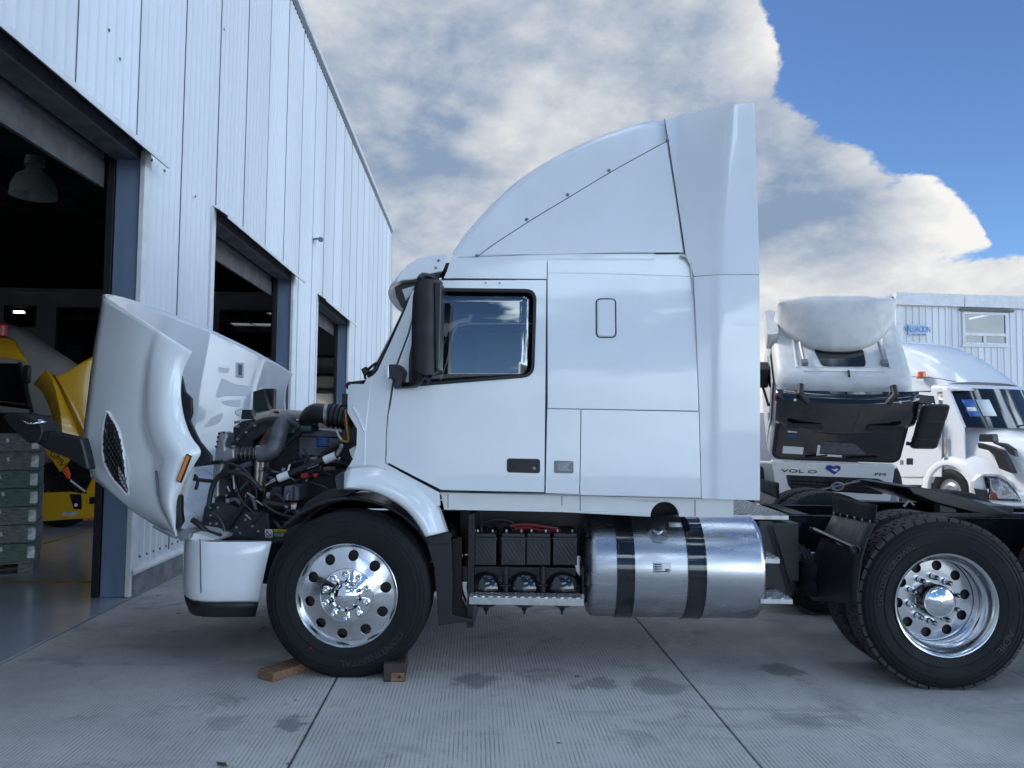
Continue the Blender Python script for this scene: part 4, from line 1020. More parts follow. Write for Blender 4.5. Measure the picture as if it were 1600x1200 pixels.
# pressings on the inner face of the far wing
def to_px(p):
    w = Matrix.Rotation(TRZ, 3, 'Z') @ p + Vector(TLOC) - CAM
    return 800 + FPX * w.dot(RT) / w.dot(fwd), 600 - FPX * w.dot(UP) / w.dot(fwd)
FARPX = [(*to_px(v), v.y) for row in rows[::2] for v in row[-len(TS):]]
def far_y(px, py): return min(FARPX, key=lambda q_: (q_[0] - px) ** 2 + (q_[1] - py) ** 2)[2]
FY = TW - .115
import numpy as np
def pressing(pts, h=.016):
    # a shallow raised area following the far wing (plane fitted to it locally)
    cxm, cym = sum(p[0] for p in pts) / len(pts), sum(p[1] for p in pts) / len(pts)
    near_ = sorted(FARPX, key=lambda q_: (q_[0] - cxm) ** 2 + (q_[1] - cym) ** 2)[:40]
    loc_ = [P(a_, b_, y_) for a_, b_, y_ in near_]
    A = np.array([[1, p.x, p.z] for p in loc_]); Yv = np.array([p.y for p in loc_]); co = np.linalg.lstsq(A, Yv, rcond=None)[0]
    yf = lambda x, z: float(co[0] + co[1] * x + co[2] * z) - h
    ym = yf(*xz(P(cxm, cym, far_y(cxm, cym))))
    return plate('pressing', rnd([xz(P(a_, b_, ym)) for a_, b_ in pts], .035, 6), yf, 'hood_inner', hood, thick=.05, bevel=.012)
pressing([(293, 585), (313, 592), (320, 603), (314, 612), (297, 606)])
pressing([(322, 583), (348, 590), (368, 601), (404, 604), (425, 612), (404, 617), (353, 618), (344, 623), (330, 611)])
pressing([(346, 627), (376, 624), (399, 625), (397, 635), (372, 636), (356, 634)], .012)
pressing([(367, 641), (378, 637), (386, 643), (379, 651), (369, 649)], .02)
pressing([(301, 556), (318, 562), (346, 574), (360, 572), (352, 584), (330, 580), (308, 574)], .012)
pressing([(306, 655), (332, 651), (350, 640), (340, 662), (312, 672)], .008)
FY = far_y(375, 578) - .0
plate('latch_plate', PX([(369, 566), (381, 567), (380, 590), (369, 589)], FY - .02), FY - .035, 'white_satin', hood, thick=.02, bevel=.004)
plate('latch_slot', PX([(373, 569), (379, 570), (378, 587), (373, 586)], FY - .03), FY - .042, 'sensor_grey', hood, thick=.01)
plate('far_bracket', PX([(412, 607), (428, 607), (427, 640), (395, 640), (396, 630), (408, 622)], FY - .15), FY - .15, 'black_plastic', truck, thick=.08, bevel=.006)
# mirror on the bonnet
ar = [(136, 684), (142, 706), (148, 734), (141, 733), (112, 715), (84, 704), (60, 690), (72, 672), (78, 671), (90, 674), (110, 679)]
arm = plate('bonnet_mirror', PX(ar, .0), lambda x, z: -.06, 'black_plastic', hood, thick=.09, bevel=.03)
hd = rnd(PX([(16, 650), (32, 644), (52, 648), (74, 660), (80, 672), (74, 690), (58, 693), (40, 678), (26, 664)], -.05), .02)
plate('mirror_head', hd, -.13, 'black_plastic', arm, thick=.2, bevel=.03)
raw('mirror_glass', [P(30, 655.5, -.14), P(45, 664, -.145), P(72, 660, -.14), P(58, 652.5, -.05), P(44, 652, -.05)], [(0, 1, 2, 3, 4)], 'chrome', arm, solid=.004)
# ---- bumper -----------------------------------------------------------------------
b0 = P(413, 895, .10).x; bz0, bz1 = P(404, 943, .09).z, P(422, 848, .09).z; bc = P(309, 880, .08).x - .01
path = [(b0, .10, 1.), (b0 - .2, .085, .3), (bc + .12, .075, 0), (bc + .03, .08, 0), (bc - .04, .11, 0), (bc - .10, .17, 0), (bc - .17, .28, 0), (bc - .27, .50, 0), (bc - .38, .8, 0), (bc - .45, 1.21, 0)]
path = path + [(x, TW - y, s_) for x, y, s_ in reversed(path[:-1])]
def sweep(name, prof, m, bevel=.0, parent=None):
    rows = []
    for x, y, s_ in path:
        cdir = Vector((x - (b0 - .25), y - 1.21, 0)).normalized()
        rows.append([Vector((x, y, 0)) - Vector((cdir.x * dn, cdir.y * dn, 0)) + Vector((s_ * .19 * (z - (bz0 + bz1) / 2), 0, z)) for dn, z in prof])
    return MB().grid(rows).build(name, m, parent or truck, solid=.02, bevel=bevel, sharp=40)
bump_ = sweep('bumper', [(.05, bz1 + .005), (.012, bz1), (0, bz1 - .02), (-.006, bz1 - .1), (-.006, bz0 + .1), (.004, bz0 + .02), (.02, bz0)], 'white_paint')
sweep('air_dam', [(.012, bz0 - .003), (.02, bz0 - .04), (.05, bz0 - .10), (.07, bz0 - .105)], 'black_plastic', parent=bump_)
plate('bumper_top', PX([(288, 830), (312, 834), (336, 843), (334, 848), (300, 845)], .2), .18, 'white_satin', bump_, thick=.5)
MB().tube([P(312.5, 842, .075), P(314, 926, .07)], .003, 5).build('bumper_seam', 'seam', bump_)
box('bumper_beam', bc - .1, b0 - .02, .45, TW - .45, bz0 + .05, bz1 - .05, 'black_frame', truck)
# ---- engine bay ---------------------------------------------------------------------
eng = truck
def pl(name, pts, y, m, th, bevel=.006, r=0):
    ol = PX(pts, y); return plate(name, rnd(ol, r) if r else ol, y, m, eng, thick=th, bevel=bevel)
def tb(name, pts, y, r, m, seg=10, n=5):
    ys = y if isinstance(y, (list, tuple)) else [y] * len(pts)
    return MB().tube(cr([P(a, b, c) for (a, b), c in zip(pts, ys)], n) if len(pts) > 2 else [P(a, b, c) for (a, b), c in zip(pts, ys)], r, seg).build(name, m, eng)
EY = .62
pl('radiator', [(340, 690), (352, 690), (352, 800), (334, 800)], EY + .05, 'engine_dark', 1.1)
pl('fan_shroud', [(352, 690), (366, 690), (385, 668), (410, 655), (470, 657), (472, 670), (420, 672), (395, 690), (390, 800), (352, 800)], EY + .16, 'engine_dark', .9)
pl('engine_block', [(398, 672), (545, 676), (548, 745), (520, 790), (400, 800)], EY + .28, 'engine_dark', .62, .03)
pl('cylinder_head_cover', [(466, 668), (545, 676), (546, 684), (470, 682)], EY + .2, 'engine_grey', .5, .012)
pl('engine_side_cover', [(466, 681), (534, 684), (540, 712), (520, 716), (466, 712)], EY + .22, 'engine_grey', .1, .012)
lab = pl('engine_label', [(494, 682), (514, 684), (513, 699), (494, 698)], EY + .214, 'sticker_blue', .004, 0)
for k in range(4):
    pl('label_print', [(497, 684.5 + 3.4 * k), (511, 685.5 + 3.4 * k), (511, 686.7 + 3.4 * k), (497, 685.7 + 3.4 * k)], EY + .211, 'print_grey', .003, 0)
# charge air cooler end tank with its bolted outlet
c0 = pl('cooler_tank', [(341, 674), (352, 674), (357, 681), (352, 693), (353, 702), (366, 700), (367, 717), (352, 722), (343, 745), (342, 778), (331, 780), (331, 740), (336, 700), (338, 684)], EY - .10, 'cast_alu', .14, .02)
for a, b in ((343, 677), (350, 676), (341, 683), (340, 690), (338, 698)): MB().lathe([(0, -.012), (.008, -.01), (.009, 0)], P(a, b, EY - .1), 'Y', 6).build('bolt', 'dark_steel', eng)
hb = MB()
h0, h1 = P(365, 708.5, EY - .02), P(402, 709, EY - .02); L_ = []; rs = []
for k in range(31):
    t = k / 30; L_.append(h0.lerp(h1, t)); rs.append(.040 + (.008 if (k % 5) in (2, 3) else 0))
MB().tube(L_, rs, 20).build('corrugated_hose', 'black_plastic', eng, sharp=60)
for a in (367, 405):
    c = P(a, 708.8, EY - .02); MB().lathe([(.046, -.012), (.05, -.012), (.05, .012), (.046, .012)], c, 'X', 24).build('hose_clamp', 'galv', eng)
    MB().obox(c + Vector((0, -.02, .052)), (.014, 0, 0), (0, .012, 0), (0, 0, .007)).build('clamp_screw', 'galv', eng)
for k in range(5):
    c = P(373.5 + 6.4 * k, 708.8, EY - .02); MB().lathe([(.047, -.003), (.0505, 0), (.047, .003)], c, 'X', 24).build('hose_ring', 'galv', eng)
tb('charge_pipe', [(404, 709), (416, 708), (427, 702), (433, 690), (436, 677), (441, 664), (452, 658)], [EY - .02, EY - .02, EY - .02, EY, EY, EY + .03, EY + .12], .060, 'grey_pipe', 18, 6)
tb('coolant_pipe', [(403, 716), (402, 745), (399, 772)], EY + .10, .026, 'bare_tube', 12); tb('coolant_pipe', [(411, 716), (409, 745), (405, 772)], EY + .11, .017, 'bare_tube', 12)
pl('heat_shield', [(405, 690), (420, 668), (430, 668), (424, 700), (412, 780), (398, 780)], EY + .15, 'rust_brown', .05)
# top of the engine: arch bracket, pale cover, thermostat housing
tb('shroud_arch', [(362, 698), (375, 684), (392, 668), (408, 658), (430, 655), (455, 660), (468, 668)], EY + .02, .020, 'engine_dark', 8)
for k in range(7):
    t = k / 6; MB().lathe([(0, -.024), (.008, -.022), (.008, 0)], P(366 + 40 * t, 693 - 33 * t ** .9, EY + .0), 'Y', 6).build('bolt', 'galv' if k % 2 else 'dark_steel', eng)
pl('expansion_tank_cover', [(395, 653), (402, 647), (420, 642), (424, 639), (448, 640), (452, 644), (466, 645), (471, 652), (468, 656), (430, 652), (398, 658)], EY + .25, 'beige_cover', .5, .012)
pl('cover_cap', [(426, 645), (429, 642), (434, 642), (436, 646)], EY + .24, 'dark_steel', .05); pl('header_bracket', [(400, 660), (470, 657), (470, 664), (400, 668)], EY + .22, 'rust_brown', .1)
pl('relay_box', [(364, 668), (378, 658), (395, 655), (395, 668), (380, 680), (364, 690)], EY + .2, 'black_plastic', .2)
for a, b in ((369, 660), (369, 667)): pl('relay_label', [(a - 3, b - 2), (a + 5, b - 3), (a + 5, b + 1), (a - 3, b + 2)], EY + .19, 'print_grey', .01, 0)
pl('fan_hub_bracket', [(378, 640), (392, 640), (396, 655), (376, 655)], EY + .9, 'black_plastic', .1); pl('far_tower', [(395, 612), (412, 607), (420, 640), (395, 645)], EY + 1.2, 'black_plastic', .1)
tb('water_pipe', [(450, 668), (468, 670), (488, 669)], EY + .12, .032, 'engine_green', 14); pl('water_flange', [(449, 660), (460, 661), (460, 677), (449, 677)], EY + .08, 'engine_green', .1)
tb('head_pipe', [(477, 664), (486, 660), (494, 662)], EY + .12, .024, 'engine_dark', 10)
# intake elbow and air duct
tb('intake_elbow', [(482, 668), (481, 656), (487, 645), (499, 640), (512, 643), (524, 646)], [EY + .18, EY + .16, EY + .13, EY + .1, EY + .08, EY + .08], [.055, .06] + [.070] * 24, 'black_plastic', 20) if False else None
mbp = cr([P(a, b, c) for (a, b), c in zip([(484, 672), (482, 660), (487, 649), (498, 645), (512, 648), (526, 650)], [EY + .18, EY + .16, EY + .13, EY + .1, EY + .08, EY + .08])], 6)
MB().tube(mbp, .072, 22).build('intake_elbow', 'black_plastic', eng)
L_, rs = [], []
d0_, d1_ = P(514, 648.5, EY + .08), P(549, 654, EY + .08)
for k in range(41): L_.append(d0_.lerp(d1_, k / 40)); rs.append(.080 + (.010 if (k % 8) in (2, 3, 4) else 0))
MB().tube(L_, rs, 22).build('intake_duct', 'black_plastic', eng, sharp=50)
c = P(512, 648, EY + .08); MB().lathe([(.074, -.012), (.084, -.012), (.084, .012), (.074, .012)], c, 'X', 28).build('hose_clamp', 'galv', eng)
pl('firewall_panel', [(534, 615), (545, 615), (560, 670), (560, 720), (545, 745), (534, 745)], EY + .1, 'black_frame', 1.1)
# coloured wires by the cowl
for nm, m_, pts, y_ in (('wire', 'yellow_wire', [(540, 640), (541, 655), (543, 672), (545, 688)], EY - .12), ('wire', 'red_cable', [(539, 655), (541, 672), (543, 688)], EY - .11), ('wire', 'red_cable', [(541, 655), (543, 672), (545, 687)], EY - .10), ('wire', 'green_wire', [(545, 664), (546, 676), (547, 690)], EY - .1), ('wire', 'yellow_wire', [(524, 668), (528, 676), (531, 684), (536, 689), (544, 690)], EY - .13), ('wire', 'sticker_white', [(526, 672), (529, 680), (534, 687)], EY - .135)):
    tb(nm, pts, y_, .007, m_, 6)
# gas strut holding the bonnet
tb('strut_rod', [(415, 757.5), (434, 747.5)], EY - .2, .011, 'chrome', 10)
tb('gas_strut', [(432, 749), (526, 711)], EY - .2, .026, 'black_plastic', 14); tb('strut_end', [(526, 711), (533, 700), (534, 694)], EY - .2, .016, 'galv', 8)
tb('strut_label', [(435, 747.5), (452, 740.7)], EY - .201, .028, 'sticker_white', 14); tb('strut_label', [(507, 719), (525, 711.5)], EY - .201, .028, 'sticker_white', 14)
tb('strut_label', [(480, 733), (498, 726)], EY - .226, .004, 'galv', 6)
# hoses and brackets in the dark of the bay
for pts, r_, y_ in (([(500, 735), (505, 712), (520, 700), (538, 692)], .022, EY - .05), ([(330, 722), (352, 723), (375, 730), (388, 740), (402, 757), (412, 766)], .009, EY - .18), ([(326, 792), (332, 760), (345, 742), (365, 738), (388, 745), (405, 762)], .018, EY - .2), ([(300, 748), (312, 750), (332, 752)], .013, EY - .2), ([(303, 742), (309, 750), (306, 765)], .012, EY - .2), ([(412, 787), (430, 800), (455, 808), (470, 808)], .012, EY - .2), ([(412, 785), (440, 790), (466, 788)], .03, EY - .1), ([(372, 770), (380, 785), (395, 800)], .007, EY - .25), ([(355, 825), (380, 790), (388, 780)], .022, EY - .15), ([(450, 726), (470, 722), (490, 716)], .03, EY + .1), ([(505, 721), (520, 722), (545, 726)], .035, EY + .1), ([(420, 740), (440, 738), (462, 742)], .02, EY + .1), ([(300, 812), (312, 820), (325, 832), (345, 838)], .02, EY - .3), ([(330, 800), (345, 812), (352, 830)], .014, EY - .3), ([(394, 818), (402, 812), (410, 800)], .01, EY - .25), ([(470, 760), (480, 740), (500, 735)], .014, EY)):
    tb('hose', pts, y_, r_, 'black_plastic', 8)
for k in range(6): tb('hose_ridge', [(478 + 5 * k, 716 + k), (476 + 5 * k, 728 + k)], EY - .02, .012, 'engine_dark', 6)
rs_ = pl('washer_reservoir', [(443, 760), (457, 758), (468, 760), (467, 783), (442, 782)], EY - .16, 'engine_grey', .2, .012)
tb('reservoir_hook', [(449, 781), (450, 774), (452, 771)], EY - .18, .008, 'galv', 6); tb('reservoir_rib', [(459, 760), (458, 783)], EY - .165, .006, 'engine_dark', 6)
pl('side_bracket', [(424, 760), (441, 760), (441, 783), (424, 780)], EY - .05, 'engine_dark', .2)
pl('red_clip', [(469, 741), (474, 739), (482, 741), (481, 747), (470, 747.5)], EY - .12, 'red_plastic', .05); pl('red_clip', [(488, 740), (497, 740), (496, 744), (493, 747), (489, 744)], EY - .12, 'red_plastic', .04)
pl('brown_clip', [(503, 729.5), (524, 729), (524, 735), (504, 735)], EY - .05, 'rust_brown', .05)
tb('white_tie', [(450.5, 735), (452, 728), (454, 726)], EY - .22, .006, 'sticker_white', 6)
pl('wheel_cover_box', [(523, 745), (532, 738), (540, 738), (540, 765), (526, 766)], EY - .25, 'engine_grey', .2)
pl('cowl_lug', [(545, 703), (556, 696), (557, 712), (551, 718), (548, 712)], .2, 'white_satin', .05)
rg = random.Random(21)
for k in range(46):
    a0, b0_ = rg.uniform(352, 535), rg.uniform(690, 830)
    if a0 > 470 and b0_ > 765: continue
    y_ = EY + rg.uniform(-.14, .16); L0 = rg.uniform(14, 46); an = rg.uniform(-1.2, 1.2)
    pts = [(a0, b0_), (a0 + L0 * .5 * math.cos(an), b0_ + L0 * .5 * math.sin(an) - rg.uniform(2, 9)), (a0 + L0 * math.cos(an) * .9, b0_ + L0 * math.sin(an))]
    r0 = rg.choice((.006, .008, .010, .014, .02))
    o_ = tb('hose', pts, y_, r0, rg.choice(('black_plastic', 'black_plastic', 'engine_dark', 'engine_grey', 'dark_steel')), 7)
    if r0 > .009: c_ = P(*pts[0], y_); MB().tube([c_ + Vector((-.012, 0, 0)), c_ + Vector((.012, 0, 0))], r0 * 1.35, 10).build('hose_clamp', rg.choice(('galv', 'cast_alu', 'dark_steel')), eng)
for k in range(34):
    a0, b0_ = rg.uniform(350, 530), rg.uniform(676, 832)
    if a0 > 465 and b0_ > 760: continue
    y_ = EY + rg.uniform(.0, .26); w_, h_ = rg.uniform(4, 13), rg.uniform(3, 12)
    pl('bracket', [(a0, b0_), (a0 + w_, b0_ + rg.uniform(-2, 2)), (a0 + w_ + rg.uniform(-2, 2), b0_ + h_), (a0 + rg.uniform(-2, 2), b0_ + h_)], y_, rg.choice(('engine_dark', 'engine_grey', 'black_plastic', 'dark_steel', 'cast_alu', 'engine_green')), .06, .004)
# inner wing over the wheel and the steering gear
pl('inner_wing', [(424, 842), (440, 842), (455, 815), (480, 782), (510, 765), (545, 758), (560, 768), (520, 785), (490, 805), (470, 835), (462, 850), (424, 850)], .42, 'black_plastic', .25, .01)
pl('steering_gear', [(318, 790), (345, 782), (390, 800), (420, 800), (424, 848), (335, 846), (312, 825)], EY - .12, 'engine_dark', .5, .02)
pl('radiator_support', [(352, 742), (366, 738), (392, 745), (402, 770), (400, 830), (345, 830)], EY + .02, 'black_frame', .3)
mb = MB()
for a, b in ((329, 793), (341, 793), (330, 805), (329, 818), (339, 818), (326, 830), (338, 831), (348, 831), (370, 824), (376, 833), (354, 774), (384, 812), (395, 822), (404, 830)):
    MB().lathe([(0, -.014), (.008, -.012), (.009, 0)], P(a, b, EY - .12), 'Y', 7).build('bolt', 'galv', eng)
for pts in ([(355, 760), (359, 768)], [(384, 804), (392, 812)], [(364, 740), (366, 764)], [(386, 770), (398, 778)], [(400, 782), (412, 790)]): tb('bracket_bar', pts, EY - .16, .006, 'cast_alu', 6)
pl('chassis_front', [(345, 840), (424, 842), (424, 905), (408, 905), (418, 852), (340, 848)], .45, 'black_frame', .3)
# warning stickers
s_ = pl('warning_sticker', [(414, 827), (426, 827), (426, 840.5), (414, 840)], EY - .130, 'sticker_white', .003, 0)
MB().lathe([(.017, -.002), (.021, -.002)], P(420, 833.5, EY - .133), 'Y', 20).build('sticker_ring', 'print_black', eng); tb('sticker_bar', [(416.8, 829.8), (423.2, 837)], EY - .135, .003, 'print_black', 5)
pl('warning_sticker', [(427.5, 827), (455, 827), (453, 832.3), (427.5, 832)], EY - .130, 'sticker_yellow', .003, 0); pl('warning_sticker', [(427.5, 833), (453, 833.5), (450, 841), (427.5, 840.5)], EY - .130, 'print_grey', .003, 0)
tp = P(441, 829.6, EY - .133); text_mesh('sticker_text', 'CAUTION', .022, 'print_black', eng, .0008, lambda p: Vector((tp.x + p.x, tp.y - p.z, tp.z + p.y)))
pl('warning_label', [(455, 788), (464, 787), (462, 796), (455, 796)], EY - .21, 'sticker_white', .003, 0); pl('warning_label', [(455.5, 786), (464, 785.5), (464, 788), (455.5, 788.5)], EY - .212, 'orange_lens', .003, 0)
# ================================================================== wooden blocks under the front wheel
def block(name, label, near_px, y0, y1, w, hgt, m, mend, rz):
    p = TR.onZ(*near_px, 0); 
    o = MB().box(-w / 2, w / 2, 0, y1 - y0, 0, hgt).build(name, m, None, bevel=.006)
    o.matrix_world = Matrix.Translation(TLOC) @ Matrix.Rotation(TRZ, 4, 'Z') @ Matrix.Translation((p.x, p.y, .001)) @ Matrix.Rotation(rz, 4, 'Z')
    tag(o, label, 'wood block', 'wooden wheel blocks'); return o
block('wood_block', 'pale brown plank wedged in front of the front tyre', (414, 1063), 0, .55, .145, .055, 'wood_block', None, R(-32))
wb = block('wood_block', 'dark wooden block with pale sawn end behind the front tyre', (616, 1066), 0, .4, .135, .11, 'wood_dark', None, R(7))
c = MB().box(-.02, .062, -.004, .0, .006, .055).build('sawn_end', 'wood_block', wb, bevel=0)
MB().lathe([(0, -.006), (.011, -.006)], (.03, 0, .032), 'Y', 10).build('bolt_hole', 'seal', wb)
# ================================================================== white cab-over truck behind, its cab tipped forward
CLOC, CRZ = (5.20, 12.7, 0), R(-13)
cabo = empty('cabover_truck', CLOC, CRZ)
tag(cabo, 'white cab-over truck with its cab tipped forward towards the viewer behind the tractor', 'truck')
CF = Frame(CLOC, CRZ); TH = R(47); CS = .87
def C(x, f, out=0., g=0.):
    """point on the tipped cab: x across, f up the front face, out in front of it, g back along the roof"""
    y, z = g - out, f; x *= .92
    return CS * Vector((x, y * math.cos(TH) - z * math.sin(TH), .655 + y * math.sin(TH) + z * math.cos(TH) + .018 * (-x)))
def cabo_poly(name, pts, m, parent=None, solid=.02, smooth=False, bevel=0): return raw(name, pts, [tuple(range(len(pts)))], m, parent or cabo, smooth=smooth, solid=solid, soff=1 if solid > 0 else -1, bevel=bevel)
def front(name, pts, out, m, th=.02, r=.0, parent=None, bevel=.004):
    ol = rnd(pts, r) if r else pts; n_ = len(ol)
    vs = [C(x, f, out) for x, f in ol] + [C(x, f, out - th) for x, f in ol]
    fs = [tuple(range(n_)), tuple(range(2 * n_ - 1, n_ - 1, -1))] + [(i, (i + 1) % n_, n_ + (i + 1) % n_, n_ + i) for i in range(n_)]
    return raw(name, vs, fs, m, parent or cabo, bevel=bevel, sharp=30)
HW = 1.23
# shell: rounded sections from floor to roof
rows = []
def ring(f, g0, g1, hw, r):
    o = rnd([(-hw, g0), (hw, g0), (hw, g1), (-hw, g1)], r, 5); return [C(x, f, 0, g) for x, g in o]
for f, g0, hw, r in ((.95, .02, HW, .18), (1.0, .0, HW, .2), (1.7, .04, HW, .22), (2.35, .12, HW - .03, .25), (2.55, .18, HW - .05, .28), (2.66, .28, HW - .10, .3), (2.70, .42, HW - .2, .3)): rows.append(ring(f, g0, 2.0 - (.02 if f < 2.6 else .15), hw, r))
mb = MB().grid(rows, close=True); n_ = len(rows[0]); mb.f += [list(range(n_)), [6 * n_ + k for k in range(n_)]]
shell = mb.build('cab_shell', 'white_aged', cabo, sharp=45)
for x in (-.95, -.8, .8, .95):
    MB().tube([C(x, 2.705 if abs(x) < .9 else 2.67, 0, .5), C(x, 2.705 if abs(x) < .9 else 2.67, 0, 1.8)], .018, 6).build('roof_rib', 'white_aged', shell)
for x0, x1, g in ((-.7, .7, .42), (-.6, .6, .52)): MB().tube([C(x0, 2.70, 0, g), C(x1, 2.70, 0, g)], .010, 6).build('roof_rib', 'white_aged', shell)
front('screen_surround', [(-1.17, 1.02), (-1.08, .92), (1.08, .92), (1.17, 1.02), (1.16, 1.9), (-1.16, 1.9)], .045, 'seal', .06, .08)
front('windscreen', [(-1.10, 1.06), (-1.02, .99), (1.02, .99), (1.10, 1.06), (1.09, 1.9), (-1.09, 1.9)], .052, 'black_gloss', .004, .06, bevel=0)
for (x0, f0, x1, f1, m_) in ((-.98, 1.10, -.60, 1.30, 'paper'), (-.93, 1.56, -.76, 1.62, 'sticker_blue'), (-.93, 1.66, -.76, 1.71, 'sticker_white'), (-.35, 1.06, .12, 1.12, 'paper'), (-.35, 1.12, -.30, 1.36, 'paper')):
    front('screen_sticker', [(x0, f0), (x1, f0 - .01), (x1, f1 - .02), (x0, f1)], .060, m_, .003, bevel=0)
front('dash_shape', [(-.28, 1.14), (.55, 1.14), (.30, 1.42), (-.28, 1.44)], .057, 'engine_grey', .003, .05, bevel=0)
for a, b in (((-.55, 1.02), (-.15, 1.10)), ((.2, 1.02), (.75, 1.08))): MB().tube([C(a[0], a[1], .07), C(b[0], b[1], .07)], .014, 6).build('wiper', 'seal', cabo)
# dark sun visor along the roof edge
rows = []
for k in range(17):
    u = -1 + 2 * k / 16; bow = .10 * (1 - u * u); lo = 1.86 + .13 * abs(u) ** 5 - .05 * (1 - abs(u))
    x = u * 1.20
    rows.append([C(x, 2.62, -.04 + bow * .3), C(x, 2.52, .08 + bow), C(x, 2.25, .16 + bow), C(x, lo + .12, .18 + bow * 1.1), C(x, lo, .13 + bow)])
vz = MB().grid(rows).build('sun_visor', 'black_gloss', cabo, solid=.02, sharp=30)
for s_ in (-1, 1):
    front('visor_slot', [(s_ * .35, 2.00), (s_ * 1.0, 2.02), (s_ * 1.0, 2.12), (s_ * .40, 2.12)], .285, 'black_plastic', .02, .02, vz)
    MB().tube([C(s_ * .78, 2.68, -.10), C(s_ * .80, 2.62, .04), C(s_ * .66, 2.48, .14)], .05, 8).build('visor_bracket', 'black_plastic', vz)
    MB().tube([C(s_ * .88, 2.52, .10), C(s_ * .88, 2.52, .13)], .02, 8).build('visor_bolt', 'sticker_white', vz)
# roof: hatch, spoiler stays, antenna, spoiler
def roofp(name, pts, h, m, th=.02, r=0, parent=None):
    ol = rnd(pts, r) if r else pts; n_ = len(ol)
    vs = [C(x, 2.70 + h, 0, g) for x, g in ol] + [C(x, 2.70 + h - th, 0, g) for x, g in ol]
    fs = [tuple(range(n_)), tuple(range(2 * n_ - 1, n_ - 1, -1))] + [(i, (i + 1) % n_, n_ + (i + 1) % n_, n_ + i) for i in range(n_)]
    return raw(name, vs, fs, m, parent or cabo, sharp=30)
roofp('roof_hatch', [(-.36, .52), (.40, .52), (.42, .98), (-.46, .98)], .02, 'black_gloss', .03, .1)
for x in (-.66, .72):
    MB().tube([C(x, 2.72, 0, .62), C(x - .04, 2.80, 0, 1.05)], .022, 6).build('spoiler_stay', 'galv', cabo); MB().obox(C(x, 2.72, 0, .6), (.045, 0, 0), (0, .04, .03), (0, -.02, .03)).build('stay_foot', 'sensor_grey', cabo)
MB().tube([C(.08, 2.71, 0, .42), C(.06, 2.74, 0, .25)], .018, 6).build('antenna', 'seal', cabo)
rows = []
for k in range(25):
    u = -1 + 2 * k / 24; e = abs(u)
    g0 = .86 + .78 * e ** 2.6; x = u * 1.10 - .03; row = []
    for j in range(11):
        t = j / 10
        g = g0 + (1.62 - g0) * t + (.0 if e < .8 else .08 * (e - .8)); h = .05 + .62 * (1 - (1 - t) ** 1.8) * (1 - .25 * e ** 4)
        row.append(C(x * (1 - .05 * t), 2.70 + h, 0, g))
    row.append(C(x * .97, 2.70 + .55, 0, 1.70)); rows.append(row)
MB().grid(rows).build('roof_spoiler', 'white_aged', cabo, solid=.025, sharp=60)
roofp('side_spoiler', [(-1.28, 1.25), (-1.06, 1.28), (-1.08, 1.95), (-1.28, 1.95)], .10, 'white_aged', .35, .08)
# left side: door with window, marker
def side(name, pts, x, m, th=.015, parent=None):
    vs = [C(x, f, 0, g) for f, g in pts] + [C(x + th, f, 0, g) for f, g in pts]; n_ = len(pts)
    fs = [tuple(range(n_)), tuple(range(2 * n_ - 1, n_ - 1, -1))] + [(i, (i + 1) % n_, n_ + (i + 1) % n_, n_ + i) for i in range(n_)]
    return raw(name, vs, fs, m, parent or cabo, sharp=30)
side('door', [(1.0, .25), (1.5, .22), (1.75, .12), (2.5, .34), (2.5, 1.25), (1.0, 1.25)], -1.245, 'white_aged')
side('door_window', [(1.62, .25), (1.80, .20), (2.38, .40), (2.38, 1.15), (1.62, 1.15)], -1.256, 'black_gloss')
side('marker_lamp', [(2.30, .08), (2.42, .10), (2.42, .15), (2.30, .14)], -1.20, 'orange_lens', .05)
MB().tube([C(-1.27, 1.95, 0, .3), C(-1.36, 2.1, 0, .62)], .02, 6).build('mirror_arm', 'seal', cabo)
MB().obox(C(-1.36, 2.28, 0, .75), (.08, 0, 0), (0, .08, .07), (0, -.13, .14)).build('door_mirror', 'black_plastic', cabo, bevel=.03)
# right hand mirrors: two stacked black heads on a bracket
for f, sz in ((2.30, .17), (1.92, .22), (1.62, .15)):
    MB().obox(C(1.46, f, .14), (.17, .02, 0), (-.02, .12, 0), (0, -sz * .7, sz * .75)).build('side_mirror', 'black_plastic', cabo, bevel=.06)
MB().tube([C(1.22, 2.45, .05), C(1.36, 2.5, .12), C(1.40, 2.0, .14), C(1.38, 1.5, .12), C(1.2, 1.45, .04)], .03, 8).build('mirror_bracket', 'black_plastic', cabo)
# front flap with grille, emblem and lettering
fl = front('front_flap', [(-1.17, .86), (1.10, .86), (1.20, -.20), (-.95, -.22)], .06, 'white_paint', .06, .03)
front('grille', [(-.86, .50), (.86, .50), (1.02, .40), (1.04, .08), (-.70, .06), (-.80, .22)], .066, 'engine_dark', .02, .04, fl)
for k in range(4): MB().tube([C(-.78 + .02 * k, .43 - .10 * k, .072), C(1.0, .40 - .10 * k, .072)], .022, 6).build('grille_slat', 'black_frame', fl)
MB().tube([C(-.30, .10, .09), C(.56, .48, .09)], .022, 6).build('grille_bar', 'galv', fl)
def fring(cx_, cf, r0, r1, out, m, nm):
    rows = [[C(cx_ + r * math.cos(t), cf + r * math.sin(t) * 1.0, out) for r in (r0, r1)] for t in [math.tau * k / 24 for k in range(25)]]
    return MB().grid(rows).build(nm, m, fl, solid=.01)
fring(.13, .29, .085, .13, .105, 'galv', 'badge_ring'); front('badge', [(.05, .24), (.21, .24), (.21, .34), (.05, .34)], .103, 'print_blue', .005, .03, fl)
ht = [(-.16, .02), (-.15, .10), (-.09, .13), (-.02, .09), (.04, .13), (.11, .10), (.12, .02), (.06, -.08), (.02, -.13), (-.06, -.06)]
